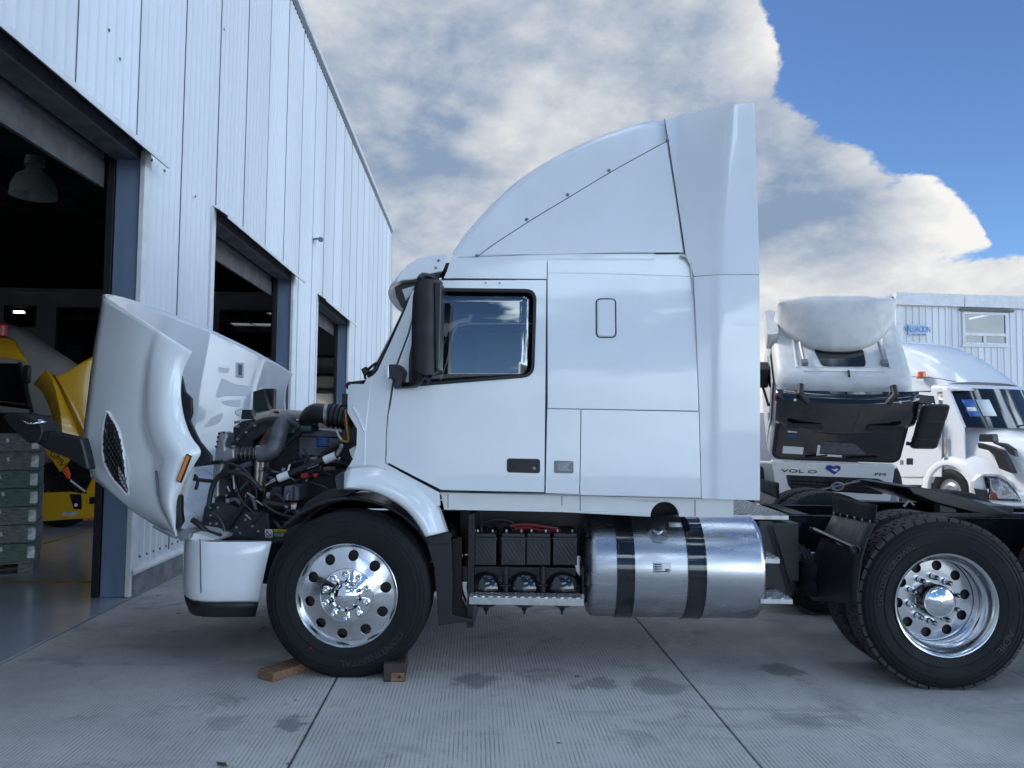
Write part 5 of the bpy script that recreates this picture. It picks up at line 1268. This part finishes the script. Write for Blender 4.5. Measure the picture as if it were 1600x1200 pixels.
front('emblem', [(.02 + a, .70 + b) for a, b in ht], .066, 'print_blue', .004, .0, fl, 0)
front('emblem_bird', [(.02 + a * .62 + .01, .705 + b * .5) for a, b in [(-.10, .06), (-.02, .03), (.06, .09), (.12, .04), (.07, -.03), (.09, -.08), (0, -.07), (-.05, -.02)]], .070, 'sticker_white', .003, 0, fl, 0)
for s_, x, sz in (('VOL O', -.62, .17), ('FM', .88, .13)):
    text_mesh('lettering', s_, sz, 'print_black', fl, .003, lambda p, x=x: C(x + p.x * 1.35, .62 + p.y * .75, .066 + p.z))
# chassis, wheels and bumper under the tipped cab
for x in (-.45, .38): box('frame_rail', x, x + .08, .2, 3.4, .62, .88, 'dark_steel', cabo)
box('engine', -.38, .36, .5, 1.8, .55, 1.15, 'engine_dark', cabo, bevel=.05); box('radiator', -.5, .5, .15, .3, .4, 1.1, 'engine_dark', cabo)
box('chassis_side', -1.2, -.6, .6, 1.2, .55, 1.0, 'white_aged', cabo, bevel=.04); box('chassis_side', .6, 1.2, .6, 1.2, .55, 1.0, 'white_aged', cabo, bevel=.04)
box('bumper', -1.1, 1.1, .05, .2, .28, .55, 'sensor_grey', cabo, bevel=.06)
for x, s_ in ((-1.24, 1), (1.24, -1)):
    for yy in (.85,):
        w = MB().lathe([(0, .06), (.12, .04), (.2, .07), (.27, .05), (.29, .02)], (0, 0, 0), 'X', 28).build('wheel', 'cast_alu', cabo); w.location = (x, yy, .5)
        if s_ < 0: w.scale = (-1, 1, 1)
        MB().lathe([(.28, .03), (.33, .0), (.43, -.005), (.48, .02), (.5, .05), (.5, .25), (.47, .29), (.3, .28)], (0, 0, 0), 'X', 40).build('tyre', 'rubber', w)
# ================================================================== white bonneted truck at the right edge
VLOC, VRZ = (8.37, 14.64, 0), R(18)
vt = empty('sleeper_truck', VLOC, VRZ); tag(vt, 'white bonneted sleeper truck with dark windscreen and amber beacon at the right edge', 'truck')
VF = Frame(VLOC, VRZ); VW = 2.35
def vs_(px, py, x=0.): p = VF.onX(px, py, x); return (p.y, p.z)
def vside(name, pts, x, m, th=.02, r=0, parent=None, bevel=.006):
    ol = [vs_(a, b, x) for a, b in pts]; ol = rnd(ol, r) if r else ol; n_ = len(ol)
    vs = [(x, a, b) for a, b in ol] + [(x + th, a, b) for a, b in ol]
    fs = [tuple(range(n_)), tuple(range(2 * n_ - 1, n_ - 1, -1))] + [(i, (i + 1) % n_, n_ + (i + 1) % n_, n_ + i) for i in range(n_)]
    return raw(name, vs, fs, m, parent or vt, sharp=30, bevel=bevel)
def arch(y, z0, z1, hw, p=4., n=22, cx_=VW / 2, tilt=0.):
    out = []
    for k in range(n + 1):
        t = math.pi * k / n; c, s_ = math.cos(t), math.sin(t)
        sx_ = -math.copysign(abs(c) ** (2 / p), c); sz = abs(s_) ** (2 / p)
        out.append(Vector((cx_ + hw * sx_, y - tilt * (sz), z0 + (z1 - z0) * sz)))
    return out
def zt(px, py, y): return VF.onY(px, py, y).z
# cab body and roof dome
ycw = vs_(1474, 670)[0]; ydr = vs_(1400, 670)[0]
zb0, zdoor = vs_(1440, 745)[1], vs_(1440, 612)[1]
MB().grid([arch(y, zb0 - .1, z, hw, p) for y, z, hw, p in ((ycw - .0, zdoor + .02, 1.12, 7), (ycw + .3, zdoor + .10, 1.15, 7), (ydr, zdoor + .12, 1.175, 8), (ydr + 2.2, zdoor + .12, 1.175, 8))]).build('cab_shell', 'white_paint', vt, sharp=50)
dome = [(ycw + .10, 2.50, 1.02, 3.0), (ycw + .35, 2.72, 1.06, 3.0), (ycw + .75, 2.95, 1.10, 3.2), (ycw + 1.2, 3.12, 1.14, 3.6), (ycw + 1.7, 3.22, 1.16, 4.2), (ycw + 2.3, 3.27, 1.17, 5), (ycw + 3.4, 3.25, 1.17, 5)]
z_w = zdoor
kz = (zt(1450, 533, ycw + 1.7) - z_w) / (3.25 - 2.35)
MB().grid([arch(y, z_w + .02, z_w + (z - 2.35) * kz, hw, p) for y, z, hw, p in dome]).build('roof_dome', 'white_paint', vt, sharp=50)
for pts in ([(1421, 588.5), (1448, 589.5), (1470, 592), (1494, 596.5)],):
    MB().tube([Vector((-.012, *vs_(a, b, -.005))) for a, b in pts], .008, 6).build('dome_seam', 'seam', vt)
# brow over the windscreen
ybr = ycw - .25
MB().grid([arch(y, z_w - .02, z, hw, 6, 24, tilt=tl) for y, z, hw, tl in ((ycw + .3, z_w + .16, 1.14, .0), (ycw - .02, z_w + .12, 1.12, .12), (ycw - .06, z_w + .05, 1.10, .22), (ycw - .05, z_w + .0, 1.09, .22))]).build('brow', 'white_paint', vt, sharp=50)
# windscreen: raked and bowed
zs0 = vs_(1476, 668)[1]
def vscreen(u, v):
    x = .07 + (VW - .14) * u; c = 2 * u - 1
    return Vector((x, ycw - .06 - .30 * (1 - abs(c) ** 2.4) - (1 - v) * (.34 + .0 * c), zs0 + (z_w + .04 - zs0) * v))
MB().grid([[vscreen(u / 16, v / 6) for u in range(17)] for v in range(7)]).build('windscreen', 'black_gloss', vt, sharp=60)
for u in (0., 1.): MB().tube([vscreen(u, v / 6) for v in range(7)], .035, 8).build('screen_pillar', 'white_paint', vt)
for sx_ in (.035, VW - .065):
    pts_ = [(ycw + .04, zb0), (ycw + .04, z_w + .05), (ycw - .06, z_w + .03), (ycw - .42, zs0 + .01), (ycw - .46, zb0)]
    raw('cowl_side', [(sx_, a, b) for a, b in pts_] + [(sx_ + .03, a, b) for a, b in pts_], [(0, 1, 2, 3, 4), (9, 8, 7, 6, 5)] + [(i, (i + 1) % 5, 5 + (i + 1) % 5, 5 + i) for i in range(5)], 'white_paint', vt, bevel=.006)
def on_screen(name, u0, u1, v0, v1, m, sk=.02):
    g = [[vscreen(u + sk * (1 - v), v) + Vector((-.004, -.012, .0)) for u in (u0, (u0 + u1) / 2, u1)] for v in (v0, (v0 + v1) / 2, v1)]
    return MB().grid(g).build(name, m, vt, solid=.002)
on_screen('screen_sticker', .05, .135, .50, .72, 'sticker_blue'); on_screen('screen_sticker', .05, .135, .28, .48, 'sticker_blue'); on_screen('screen_sticker', .155, .27, .30, .72, 'paper'); on_screen('screen_sticker', .06, .125, .42, .52, 'paper')
MB().tube([vscreen(.45, .06) + Vector((0, -.02, 0)), vscreen(.62, .12) + Vector((0, -.02, 0)), vscreen(.85, .10) + Vector((0, -.02, 0))], .012, 6).build('wiper', 'seal', vt)
# door with window, handles, beacon
dr = vside('door', [(1405, 745), (1471, 745), (1471, 668), (1464, 613), (1425, 613), (1404, 640)], -.022, 'white_paint', .03)
vside('door_window', [(1430, 657), (1466, 659), (1459, 618), (1432, 616)], -.028, 'black_gloss', .02, .04, dr); vside('inner_view', [(1442, 638), (1459, 638), (1459, 630), (1442, 630)], -.031, 'paper', .004, 0, dr, 0)
vside('door_handle', [(1416, 716), (1426, 716), (1426, 726), (1416, 726)], -.03, 'black_plastic', .02, .0, dr); vside('keyhole', [(1406, 719), (1411, 719), (1411, 726), (1406, 726)], -.03, 'print_grey', .02, 0, dr)
vside('sill', [(1400, 748), (1455, 748), (1450, 758), (1400, 757)], -.02, 'white_satin', .05); vside('side_lamp', [(1474.5, 682), (1478, 682), (1478, 709), (1474.5, 709)], -.03, 'beige_cover', .02); vside('cowl_badge', [(1475, 713), (1479.5, 713), (1479.5, 719), (1475, 719)], -.03, 'galv', .01, 0, None, 0)
vside('cab_underside', [(1396, 758), (1470, 758), (1475, 800), (1396, 800)], .15, 'black_frame', .3)
p = VF.onX(1440, 585, .02); bc_ = MB().lathe([(.075, 0), (.075, .10), (.06, .115), (0, .12)], (p.x, p.y, p.z - .06), 'Z', 16).build('beacon', 'orange_lens', vt); MB().lathe([(.09, -.02), (.09, 0), (.0, .0)], (p.x, p.y, p.z - .06), 'Z', 16).build('beacon_base', 'sensor_grey', bc_)
p = VF.onX(1453, 676, -.1); MB().obox((p.x - .12, p.y + .05, p.z + .22), (.09, .02, 0), (-.02, .06, 0), (0, 0, .24)).build('door_mirror', 'black_plastic', vt, bevel=.05)
MB().tube([Vector((-.03, *vs_(1470, 674, -.03))), Vector((-.14, *vs_(1455, 674, -.1)))], .025, 6).build('mirror_arm', 'black_plastic', vt)
for u in (.18, .48, .56, .64): MB().obox((.1 + 2.1 * u, ycw - .245 - .05 * (1 - (2*u-1)**2), z_w + .04), (.05, 0, 0), (0, .02, 0), (0, 0, .012)).build('roof_marker', 'print_grey', vt)
# bonnet and wing
yfr = VF.onX(1600, 770, .35).y - .25
hz = zs0 + .03
st = [(ycw - .05, hz, 1.10, 5.), (ycw - .5, hz - .02, 1.05, 4.4), (ycw - 1.0, hz - .10, 1.00, 3.8), (ycw - 1.5, hz - .24, .94, 3.4), (ycw - 1.9, hz - .44, .88, 3.0), (ycw - 2.1, hz - .66, .84, 2.8)]
MB().grid([arch(y, .55, z, hw, p) for y, z, hw, p in st]).build('bonnet', 'white_paint', vt, sharp=60)
wc = vs_(1483, 800, -.02); WR = .49
for mir in (0, 1):
    rows = []
    for k in range(19):
        t = R(-8) + R(196) * k / 18; cy, cz_ = -math.cos(t), math.sin(t); row = []
        for dr_, x in ((0, .10), (0, .0), (.02, -.045), (.08, -.05), (.20, .0), (.34, .12), (.5, .32)):
            ex = 1.0 + (.5 if cy < 0 else 0.15) * dr_
            xx = x if not mir else VW - x
            row.append(Vector((xx, wc[0] + cy * (WR * .92 + dr_ * (1.0 if cy > -.2 else 1.7)), max(.30, .43 + cz_ * (WR + dr_ * .75)))))
        rows.append(row)
    MB().grid(rows).build('wing', 'white_paint', vt, solid=.015, sharp=60)
    w = MB().lathe([(0, .05), (.14, .02), (.2, .06), (.28, .05), (.30, .02)], (0, 0, 0), 'X', 28).build('wheel', 'cast_alu', vt); w.location = (.0 if not mir else VW, wc[0], .43); w.scale = (.84, .84, .84)
    if mir: w.scale = (-.84, .84, .84)
    MB().lathe([(.28, .03), (.33, .0), (.43, -.005), (.48, .02), (.51, .05), (.51, .25), (.47, .29), (.3, .28)], (0, 0, 0), 'X', 40).build('tyre', 'rubber', w)
# lamp, bumper and dark trim on the wing front: on the rounded corner, so a plane turned 40 degrees
KX = Frame((Vector(VLOC) + Matrix.Rotation(VRZ, 3, 'Z') @ Vector((.02, wc[0] - 1.02, 0))), VRZ + R(-38))
ko = KX
def corner(name, pts, off, m, th=.03, r=0, parent=None, bevel=.006):
    ol = [xz(ko.onY(a, b, off)) for a, b in pts]; ol = rnd(ol, r) if r else ol
    o = plate(name, ol, lambda x, z: off + .12 * max(0, x - .1) ** 2, m, None, thick=th, cx=6, bevel=bevel)
    mw_ = Matrix.Translation(ko.T) @ Matrix.Rotation(ko.rz, 4, 'Z')
    o.parent = parent or vt
    inv = (Matrix.Translation(VLOC) @ Matrix.Rotation(VRZ, 4, 'Z')).inverted()
    for v in o.data.vertices: v.co = inv @ mw_ @ v.co
    return o
corner('wing_nose', [(1522, 752), (1534, 741), (1560, 740), (1590, 758), (1612, 795), (1612, 830), (1535, 830), (1524, 790)], .02, 'white_paint', .5, .05)
hl = corner('headlamp', [(1536.5, 743.5), (1560, 744.5), (1575, 753), (1588, 768), (1597, 784), (1546, 781.5)], -.02, 'engine_grey', .05, .012)
corner('lamp_reflector', [(1545, 747), (1560, 748), (1574, 757), (1585, 770), (1591, 780), (1556, 779), (1549, 764)], -.026, 'chrome', .01, .02, hl)
corner('lamp_bowl', [(1548, 750), (1560, 750), (1563, 760), (1558, 768), (1551, 764)], -.034, 'sticker_white', .01, .02, hl); corner('lamp_bowl', [(1566, 760), (1575, 762), (1577, 772), (1566, 774)], -.034, 'sticker_white', .01, .02, hl)
corner('turn_signal', [(1544, 768), (1556, 770), (1560, 780), (1547, 780)], -.036, 'orange_lens', .01, .008, hl)
corner('lamp_lens', [(1537.5, 744.5), (1560, 745.5), (1574.5, 754), (1587, 769), (1595.5, 783), (1546.5, 780.5)], -.045, 'lens_glass', .004, .012, hl, 0)
corner('tow_cover', [(1522, 763), (1541, 766), (1545, 781), (1526, 778)], -.02, 'black_plastic', .03)
corner('bumper', [(1528, 783), (1560, 785), (1600, 786), (1640, 790), (1640, 806), (1590, 804), (1570, 797)], -.04, 'white_paint', .15, .008); corner('bumper_lip', [(1560, 804), (1600, 805), (1640, 807), (1640, 840), (1540, 830)], -.01, 'black_plastic', .12)
fg = corner('fog_lamp', [(1581, 790.5), (1612, 791), (1612, 803.5), (1588, 803)], -.05, 'sensor_grey', .03, .004); corner('fog_lens', [(1585, 792.5), (1598, 793), (1598, 802), (1589, 801.5)], -.056, 'chrome', .006, .004, fg)
# black trim and mirror on the bonnet side
def bon(name, pts, m, x=.07, th=.05, r=.01, parent=None): return vside(name, pts, x, m, th, r, parent, .008)
bon('bonnet_trim', [(1527, 692), (1546, 697), (1564, 704), (1571, 716), (1582, 740), (1561, 732), (1553, 712), (1545, 704), (1529, 700)], 'black_plastic', .0, .12)
hm = bon('bonnet_mirror', [(1530, 678), (1550, 678), (1552, 691), (1529, 690)], 'black_plastic', -.06, .14, .03)
bon('mirror_stalk', [(1550, 690), (1570, 693), (1584, 702), (1587, 714), (1578, 710), (1569, 700), (1552, 693)], 'black_plastic', -.04, .08, .0, hm)
# ================================================================== small office building behind the trucks
OLOC, ORZ = (13.55, 27.0, 0), R(7)
ob = empty('office_building', OLOC, ORZ); tag(ob, 'pale corrugated office building with a window and blue lettered sign', 'building')
OF = Frame(OLOC, ORZ)
def oz(px, py, y=0.): p = OF.onY(px, py, y); return p.x, p.z
OH = oz(1402, 459)[1]; k = 0; x = 0.
w0, wz1 = oz(1502, 487); w1, wz0 = oz(1574, 541)
def ocorr(a, b, z0, z1):
    prof = []; s = a
    while s < b - 1e-4:
        for ds, d in ((0, 0), (.10, 0), (.12, -.03), (.17, -.03), (.19, 0)):
            if s + ds < b - .002: prof.append((s + ds, d))
        s += .25
    prof.append((b, 0)); return MB().grid([[(q_, d, z0) for q_, d in prof], [(q_, d, z1) for q_, d in prof]])
for k in range(10):
    a, b = k * 1.0 + .003, k * 1.0 + .997
    segs = [(0, OH - .2)]
    cuts = sorted({a, b, *[e for e in (w0, w1) if a < e < b]})
    for c, d in zip(cuts, cuts[1:]):
        if w0 - .01 < (c + d) / 2 < w1 + .01:
            ocorr(c, d, .1, wz0).build('wall_sheet', 'sheet_white', ob, sharp=20); ocorr(c, d, wz1, OH - .1).build('wall_sheet', 'sheet_white', ob, sharp=20)
        else: ocorr(c, d, .1, OH - .1).build('wall_sheet', 'sheet_white', ob, sharp=20)
for k in range(8):
    o = ocorr(0, .99, .1, OH - .15 - .045 * k).build('wall_sheet', 'sheet_white', ob, sharp=20); o.rotation_euler = (0, 0, R(90)); o.location = (0, k * 1.0, 0); o.scale = (1, -1, 1)
    
box('inner_wall', .2, 10, 3.0, 3.1, 0, OH - .2, 'hall_dark', ob); box('roof', -.05, 10.1, .03, 8, OH - .09, OH - .02, 'trim_white', ob); box('inner_floor', .2, 10, .1, 3, 2.6, 2.7, 'hall_dark', ob)
MB().add([(-.16, 0, OH - .30), (-.16, 8.2, OH - .62), (-.16, 8.2, OH - .34), (-.16, 0, OH)], [(0, 1, 2, 3)]).build('side_fascia', 'trim_white', ob, solid=.05)
for k in range(4): box('fascia', -.12 + 2.6 * k, 2.46 + 2.6 * k, -.22, -.03, OH - .42, OH + .02, 'trim_white', ob, bevel=.012)
box('corner_trim', -.05, .22, -.06, .02, 0, OH - .425, 'trim_white', ob)
e = .10; zt_ = oz(1540, 523)[1]; xm = oz(1537, 530)[0]
wf = MB().box(w0, w1, -.06, .02, wz0, wz0 + e).box(w0, w1, -.06, .02, wz1 - e, wz1).box(w0, w0 + e, -.06, .02, wz0 + e, wz1 - e).box(w1 - e, w1, -.06, .02, wz0 + e, wz1 - e).box(w0 + e, w1 - e, -.06, .02, zt_ - .06, zt_ + .06).box(xm - .05, xm + .05, -.06, .02, wz0 + e, zt_ - .06).build('window', 'trim_white', ob, bevel=.006)
for a, b, c, d in ((w0 + e, w1 - e, zt_ + .06, wz1 - e), (w0 + e, xm - .05, wz0 + e, zt_ - .06), (xm + .05, w1 - e, wz0 + e, zt_ - .06)): MB().box(a, b, -.025, -.015, c, d).build('pane', 'office_glass', wf)
box('window_hood', w0 - .12, w1 + .2, -.12, -.03, wz1 + .02, wz1 + .10, 'kerb_grey', wf); box('window_sill', w0 - .05, w1 + .05, -.10, -.0, wz0 - .06, wz0 - .004, 'trim_white', wf)
a, b = OF.onY(1515, 498, 1.2), OF.onY(1552, 490.5, 2.2); MB().tube([a, b], .035, 8).build('strip_lamp', 'lamp_lit', ob)
sg = OF.onY(1433, 516, -.06); x0, z1 = oz(1418.5, 507, -.06); x1, z0 = oz(1447.5, 524.5, -.06)
sgn = box('sign', x0, x1, -.075, -.045, z0, z1, 'sign_plate', ob, bevel=.004); 
text_mesh('sign_text', 'VALUACION', (z1 - z0) * .62, 'sign_ink', sgn, .004, lambda p: Vector((sg.x + p.x * .74, -.078 - p.z, (z0 + z1) / 2 + .02 + p.y * 1.25)))
for k in range(3): box('sign_line', x0 + .12 + .2 * k, x0 + .27 + .2 * k, -.079, -.076, z0 + .025, z0 + .05, 'print_black', sgn, bevel=0)
# perimeter wall closing the yard behind the parked trucks
pw = empty('boundary_wall', (-2.2, 34.5, 0), R(2)); tag(pw, 'plain grey boundary wall at the back of the yard', 'wall')
for k in range(12): box('wall_panel', k * 3.0 + .005, k * 3.0 + 2.99, 0, .18, 0, 2.3, 'hall_wall', pw, bevel=.01)
# ================================================================== inside the first bay: pallet collars, yellow truck, grey truck
BLOC, BRZ = (-4.93, 8.05, 0), R(27)
SF = Frame(BLOC, BRZ); bl, bw = 1.25, .85
pal = empty('wooden_pallet', BLOC, BRZ); tag(pal, 'weathered wooden pallet carrying a stack of collars inside the hall', 'pallet')
for k in range(5): box('deck_board', -bl, 0, bw * k / 5 + .01, bw * (k + 1) / 5 - .02, .118, .14, 'wood_grey', pal)
for x in (-bl, -bl / 2 - .07, -.14):
    for y in (.0, bw / 2 - .05, bw - .1): box('pallet_block', x + .002, x + .138, y + .002, y + .098, .022, .117, 'wood_grey', pal)
for y in (.0, bw / 2 - .05, bw - .1): box('base_board', -bl, 0, y, y + .1, .001, .021, 'wood_grey', pal)
names = ['topmost', 'second from the top', 'third from the top', 'fourth from the top', 'third from the bottom', 'second from the bottom', 'bottommost']
for i in range(7):
    lvl = 6 - i; z0 = .142 + lvl * .187; c = empty('pallet_collar', Vector(BLOC) + Vector((random.uniform(-.006, .006), random.uniform(-.006, .006), z0)), BRZ + R(random.uniform(-.5, .5)))
    green = lvl in (0, 4, 3)
    tag(c, f'{"green tinted" if green else "grey"} wooden pallet collar, {names[i]} of the stack inside the hall', 'pallet collar', 'stacked pallet collars')
    m_ = 'wood_green' if green else 'wood_grey'
    for a in ((-bl, 0, 0, .022), (-bl, 0, bw - .022, bw), (-.022, 0, .0225, bw - .0225), (-bl, -bl + .022, .0225, bw - .0225)): box('plank', *a, .002, .182, m_, c, bevel=.004)
    for x in (-bl, 0):
        MB().box(x - .004, x + .006, -.006, .05, .03, .15).box(x - .06 if x == 0 else x, x if x == 0 else x + .06, -.006, -.001, .03, .15).build('corner_hinge', 'galv', c)
    for k in range(2): MB().obox((-.25 - .5 * k - .1 * random.random(), -.003, .09 + .05 * random.random()), (.012, 0, .006), (0, .001, 0), (-.006, 0, .02)).build('paint_scrap', 'sticker_white', c)
YLOC, YRZ = (-6.7, 11.5, 0), R(14)
yt = empty('yellow_truck', YLOC, YRZ); tag(yt, 'yellow truck with tipped bonnet parked inside the hall behind the stacked collars', 'truck')
YF = Frame(YLOC, YRZ)
def Y_(px, py, y=0.): return YF.onY(px, py, y)
def yp(name, pts, y, m, th=.04, r=0, parent=None, bevel=.008):
    ol = [xz(Y_(a, b, y)) for a, b in pts]; return plate(name, rnd(ol, r) if r else ol, y, m, parent or yt, thick=th, bevel=bevel)
crv = [cr(c, 6) for c in ([(52, 600), (64, 611), (75, 632), (82, 660), (80, 694)], [(71, 577), (83, 598), (92, 632), (97, 665), (96, 694)], [(80, 582), (92, 600), (108, 640), (120, 670), (128, 700)], [(86, 587), (98, 606), (118, 645), (134, 680), (142, 706)], [(95, 586), (112, 612), (130, 645), (146, 682), (158, 712)], [(135, 562), (145, 600), (160, 650), (170, 700), (178, 730)], [(172, 543), (185, 590), (195, 640), (200, 700), (205, 745)])]
ys_ = (.0, -.06, .10, .04, .06, .22, .40)
hd_ = MB().grid([[Y_(p.x, p.y, y) for p, y in zip(col, ys_)] for col in zip(*crv)]).build('bonnet', 'yellow_paint', yt, solid=.02, sharp=35)
yp('bonnet_far', [(100, 600), (170, 545), (230, 540), (230, 740), (150, 720)], 1.6, 'yellow_paint', .05)
yp('name_plate', [(67, 696), (110, 716), (94, 738), (78, 715)], -.06, 'yellow_paint', .08)
c0 = Y_(90, 717, -.062); aa = R(-50)
text_mesh('lettering', 'GMV', .13, 'print_black', yt, .003, lambda p: Vector((c0.x + p.x * math.cos(aa) - p.y * math.sin(aa), -.064 - p.z, c0.z + p.x * math.sin(aa) + p.y * math.cos(aa))))
hl = yp('headlamp', [(97, 737), (106, 727), (125, 715), (140, 728), (143, 748), (134, 768), (124, 771), (110, 757)], -.05, 'black_gloss', .12, .04)
yp('turn_signal', [(97, 736), (105, 728), (110, 740), (109, 749), (105, 748)], -.058, 'orange_lens', .01, 0, hl); 
for k in range(9): yp('led', [(110 + 2.6 * k, 749 + 2.0 * k), (112 + 2.6 * k, 750 + 2.0 * k), (111.5 + 2.6 * k, 753.5 + 2 * k), (109 + 2.6 * k, 752 + 2 * k)], -.058, 'sticker_white', .01, 0, hl, 0)
yp('wing_corner', [(134, 769), (144, 748), (172, 770), (170, 775), (140, 772)], -.02, 'yellow_paint', .3)
bp = yp('bumper', [(60, 770), (110, 769), (145, 773), (172, 770), (172, 806), (132, 810), (62, 815)], -.12, 'yellow_paint', .5, .03)
yp('fog_lamp', [(108, 772), (128, 772), (128, 796), (115, 796)], -.126, 'black_gloss', .02, .02, bp); f_ = Y_(118.5, 789, -.13); MB().lathe([(0, -.012), (.022, -.01), (.026, 0)], f_, 'Y', 12).build('fog_lens', 'sticker_white', bp)
yp('bumper_slot', [(140, 777), (170, 774), (170, 785), (139, 788)], -.126, 'black_gloss', .02, .01, bp); yp('bumper_plate', [(98, 800), (120, 799), (120, 807), (96, 807)], -.124, 'beige_cover', .01, 0, bp)
for k in range(4): yp('marker_lamp', [(129 + 10 * k, 809 - 1.2 * k), (137 + 10 * k, 808 - 1.2 * k), (137 + 10 * k, 813 - 1.2 * k), (129 + 10 * k, 814 - 1.2 * k)], -.10, 'orange_lens', .04, 0, bp)
# cab of the yellow truck
yp('cab_side', [(-60, 640), (38, 648), (48, 690), (52, 780), (-60, 780)], .55, 'black_frame', 1.2); yp('windscreen', [(-40, 566), (30, 568), (36, 580), (49, 640), (-40, 630)], .50, 'black_gloss', .1)
MB().tube([Y_(31, 566, .5), Y_(38, 600, .48), Y_(50, 645, .46)], .03, 8).build('screen_pillar', 'black_plastic', yt); MB().tube([Y_(-20, 625, .49), Y_(46, 633, .48)], .015, 6).build('screen_edge', 'rust_brown', yt)
rows = []
for k in range(9):
    t = k / 8; row = []
    for (a, b), (c, d) in zip([(-60, 556), (-20, 556), (10, 560), (34, 564), (43.5, 567)], [(-60, 522), (-10, 526), (8, 526), (22, 530), (32, 545)]):
        row.append(Y_(a + (c - a) * t, b + (d - b) * t, .32 + .35 * t * t))
    rows.append(row)
MB().grid(rows).build('roof_visor', 'yellow_paint', yt, solid=.03)
p = Y_(0, 515, .8); MB().lathe([(.10, -.1), (.10, .06), (.07, .1), (0, .11)], p, 'Z', 14).build('beacon', 'red_plastic', yt)
p = Y_(42, 585, .3); MB().obox(p, (.05, 0, 0), (0, .05, 0), (0, 0, .14)).build('door_mirror', 'black_plastic', yt, bevel=.03)
w = MB().lathe([(0, .05), (.2, .06), (.28, .04)], (0, 0, 0), 'Y', 24).build('wheel', 'dark_steel', yt); q_ = Y_(95, 800, .1); w.location = (q_.x, .1, .5)
MB().lathe([(.28, .03), (.33, .0), (.43, -.005), (.48, .02), (.5, .05), (.5, .25), (.47, .29)], (0, 0, 0), 'Y', 40).build('tyre', 'rubber', w)
w2 = copy_tree(w, yt); w2.location = (q_.x, 2.1, .5)
# grey truck roof behind it
GLOC, GRZ = (-9.6, 15.5, 0), R(20)
gt = empty('grey_truck', GLOC, GRZ); tag(gt, 'grey truck with domed sleeper roof inside the hall behind the yellow truck', 'truck')
GF = Frame(GLOC, GRZ); rows = []
for a, b in ((-60, 492), (0, 500), (30, 510), (60, 533), (90, 552), (112, 568), (128, 584), (133, 592)):
    p = GF.onY(a, b, .45); rows.append([Vector((p.x, 1.2 - 1.2 * math.copysign(abs(math.cos(t)) ** .55, math.cos(t)), 1.9 + (p.z - 1.9) * math.sin(t) ** .5)) for t in [math.pi * k / 16 for k in range(17)]])
MB().grid(rows).build('roof_dome', 'grey_paint', gt, sharp=60)
p0, p1 = GF.onY(30, 600, 0), GF.onY(126, 575, 0)
box('cab_body', p0.x - 1.2, p1.x, .02, 2.38, .9, 1.95, 'grey_paint', gt, bevel=.08); box('chassis', p0.x - 3, p1.x + 1, .8, 1.6, .6, .9, 'dark_steel', gt)
for xx in (p1.x - .2, p0.x - 2.4):
    w = MB().lathe([(0, .05), (.2, .06), (.28, .04)], (0, 0, 0), 'Y', 24).build('wheel', 'dark_steel', gt); w.location = (xx, .0, .5)
    MB().lathe([(.28, .03), (.33, .0), (.43, -.005), (.48, .02), (.5, .05), (.5, .25), (.47, .29)], (0, 0, 0), 'Y', 40).build('tyre', 'rubber', w)
# ================================================================== litter on the slabs
for i, (px, py, lab) in enumerate(((347, 1196, 'dead leaf lying on the concrete at the bottom edge'),)):
    p = on_ground(px, py); o = raw('dry_leaf', [(-.035, 0, .003), (-.008, -.014, .008), (.02, -.012, .004), (.038, 0, .009), (.014, .013, .004), (-.014, .012, .008)], [(0, 1, 5), (1, 2, 4, 5), (2, 3, 4)], 'leaf', None, solid=.001)
    o.matrix_world = lm @ Matrix.Translation((p.x, p.y, .001)) @ Matrix.Rotation(R(60), 4, 'Z'); tag(o, lab, 'leaf')
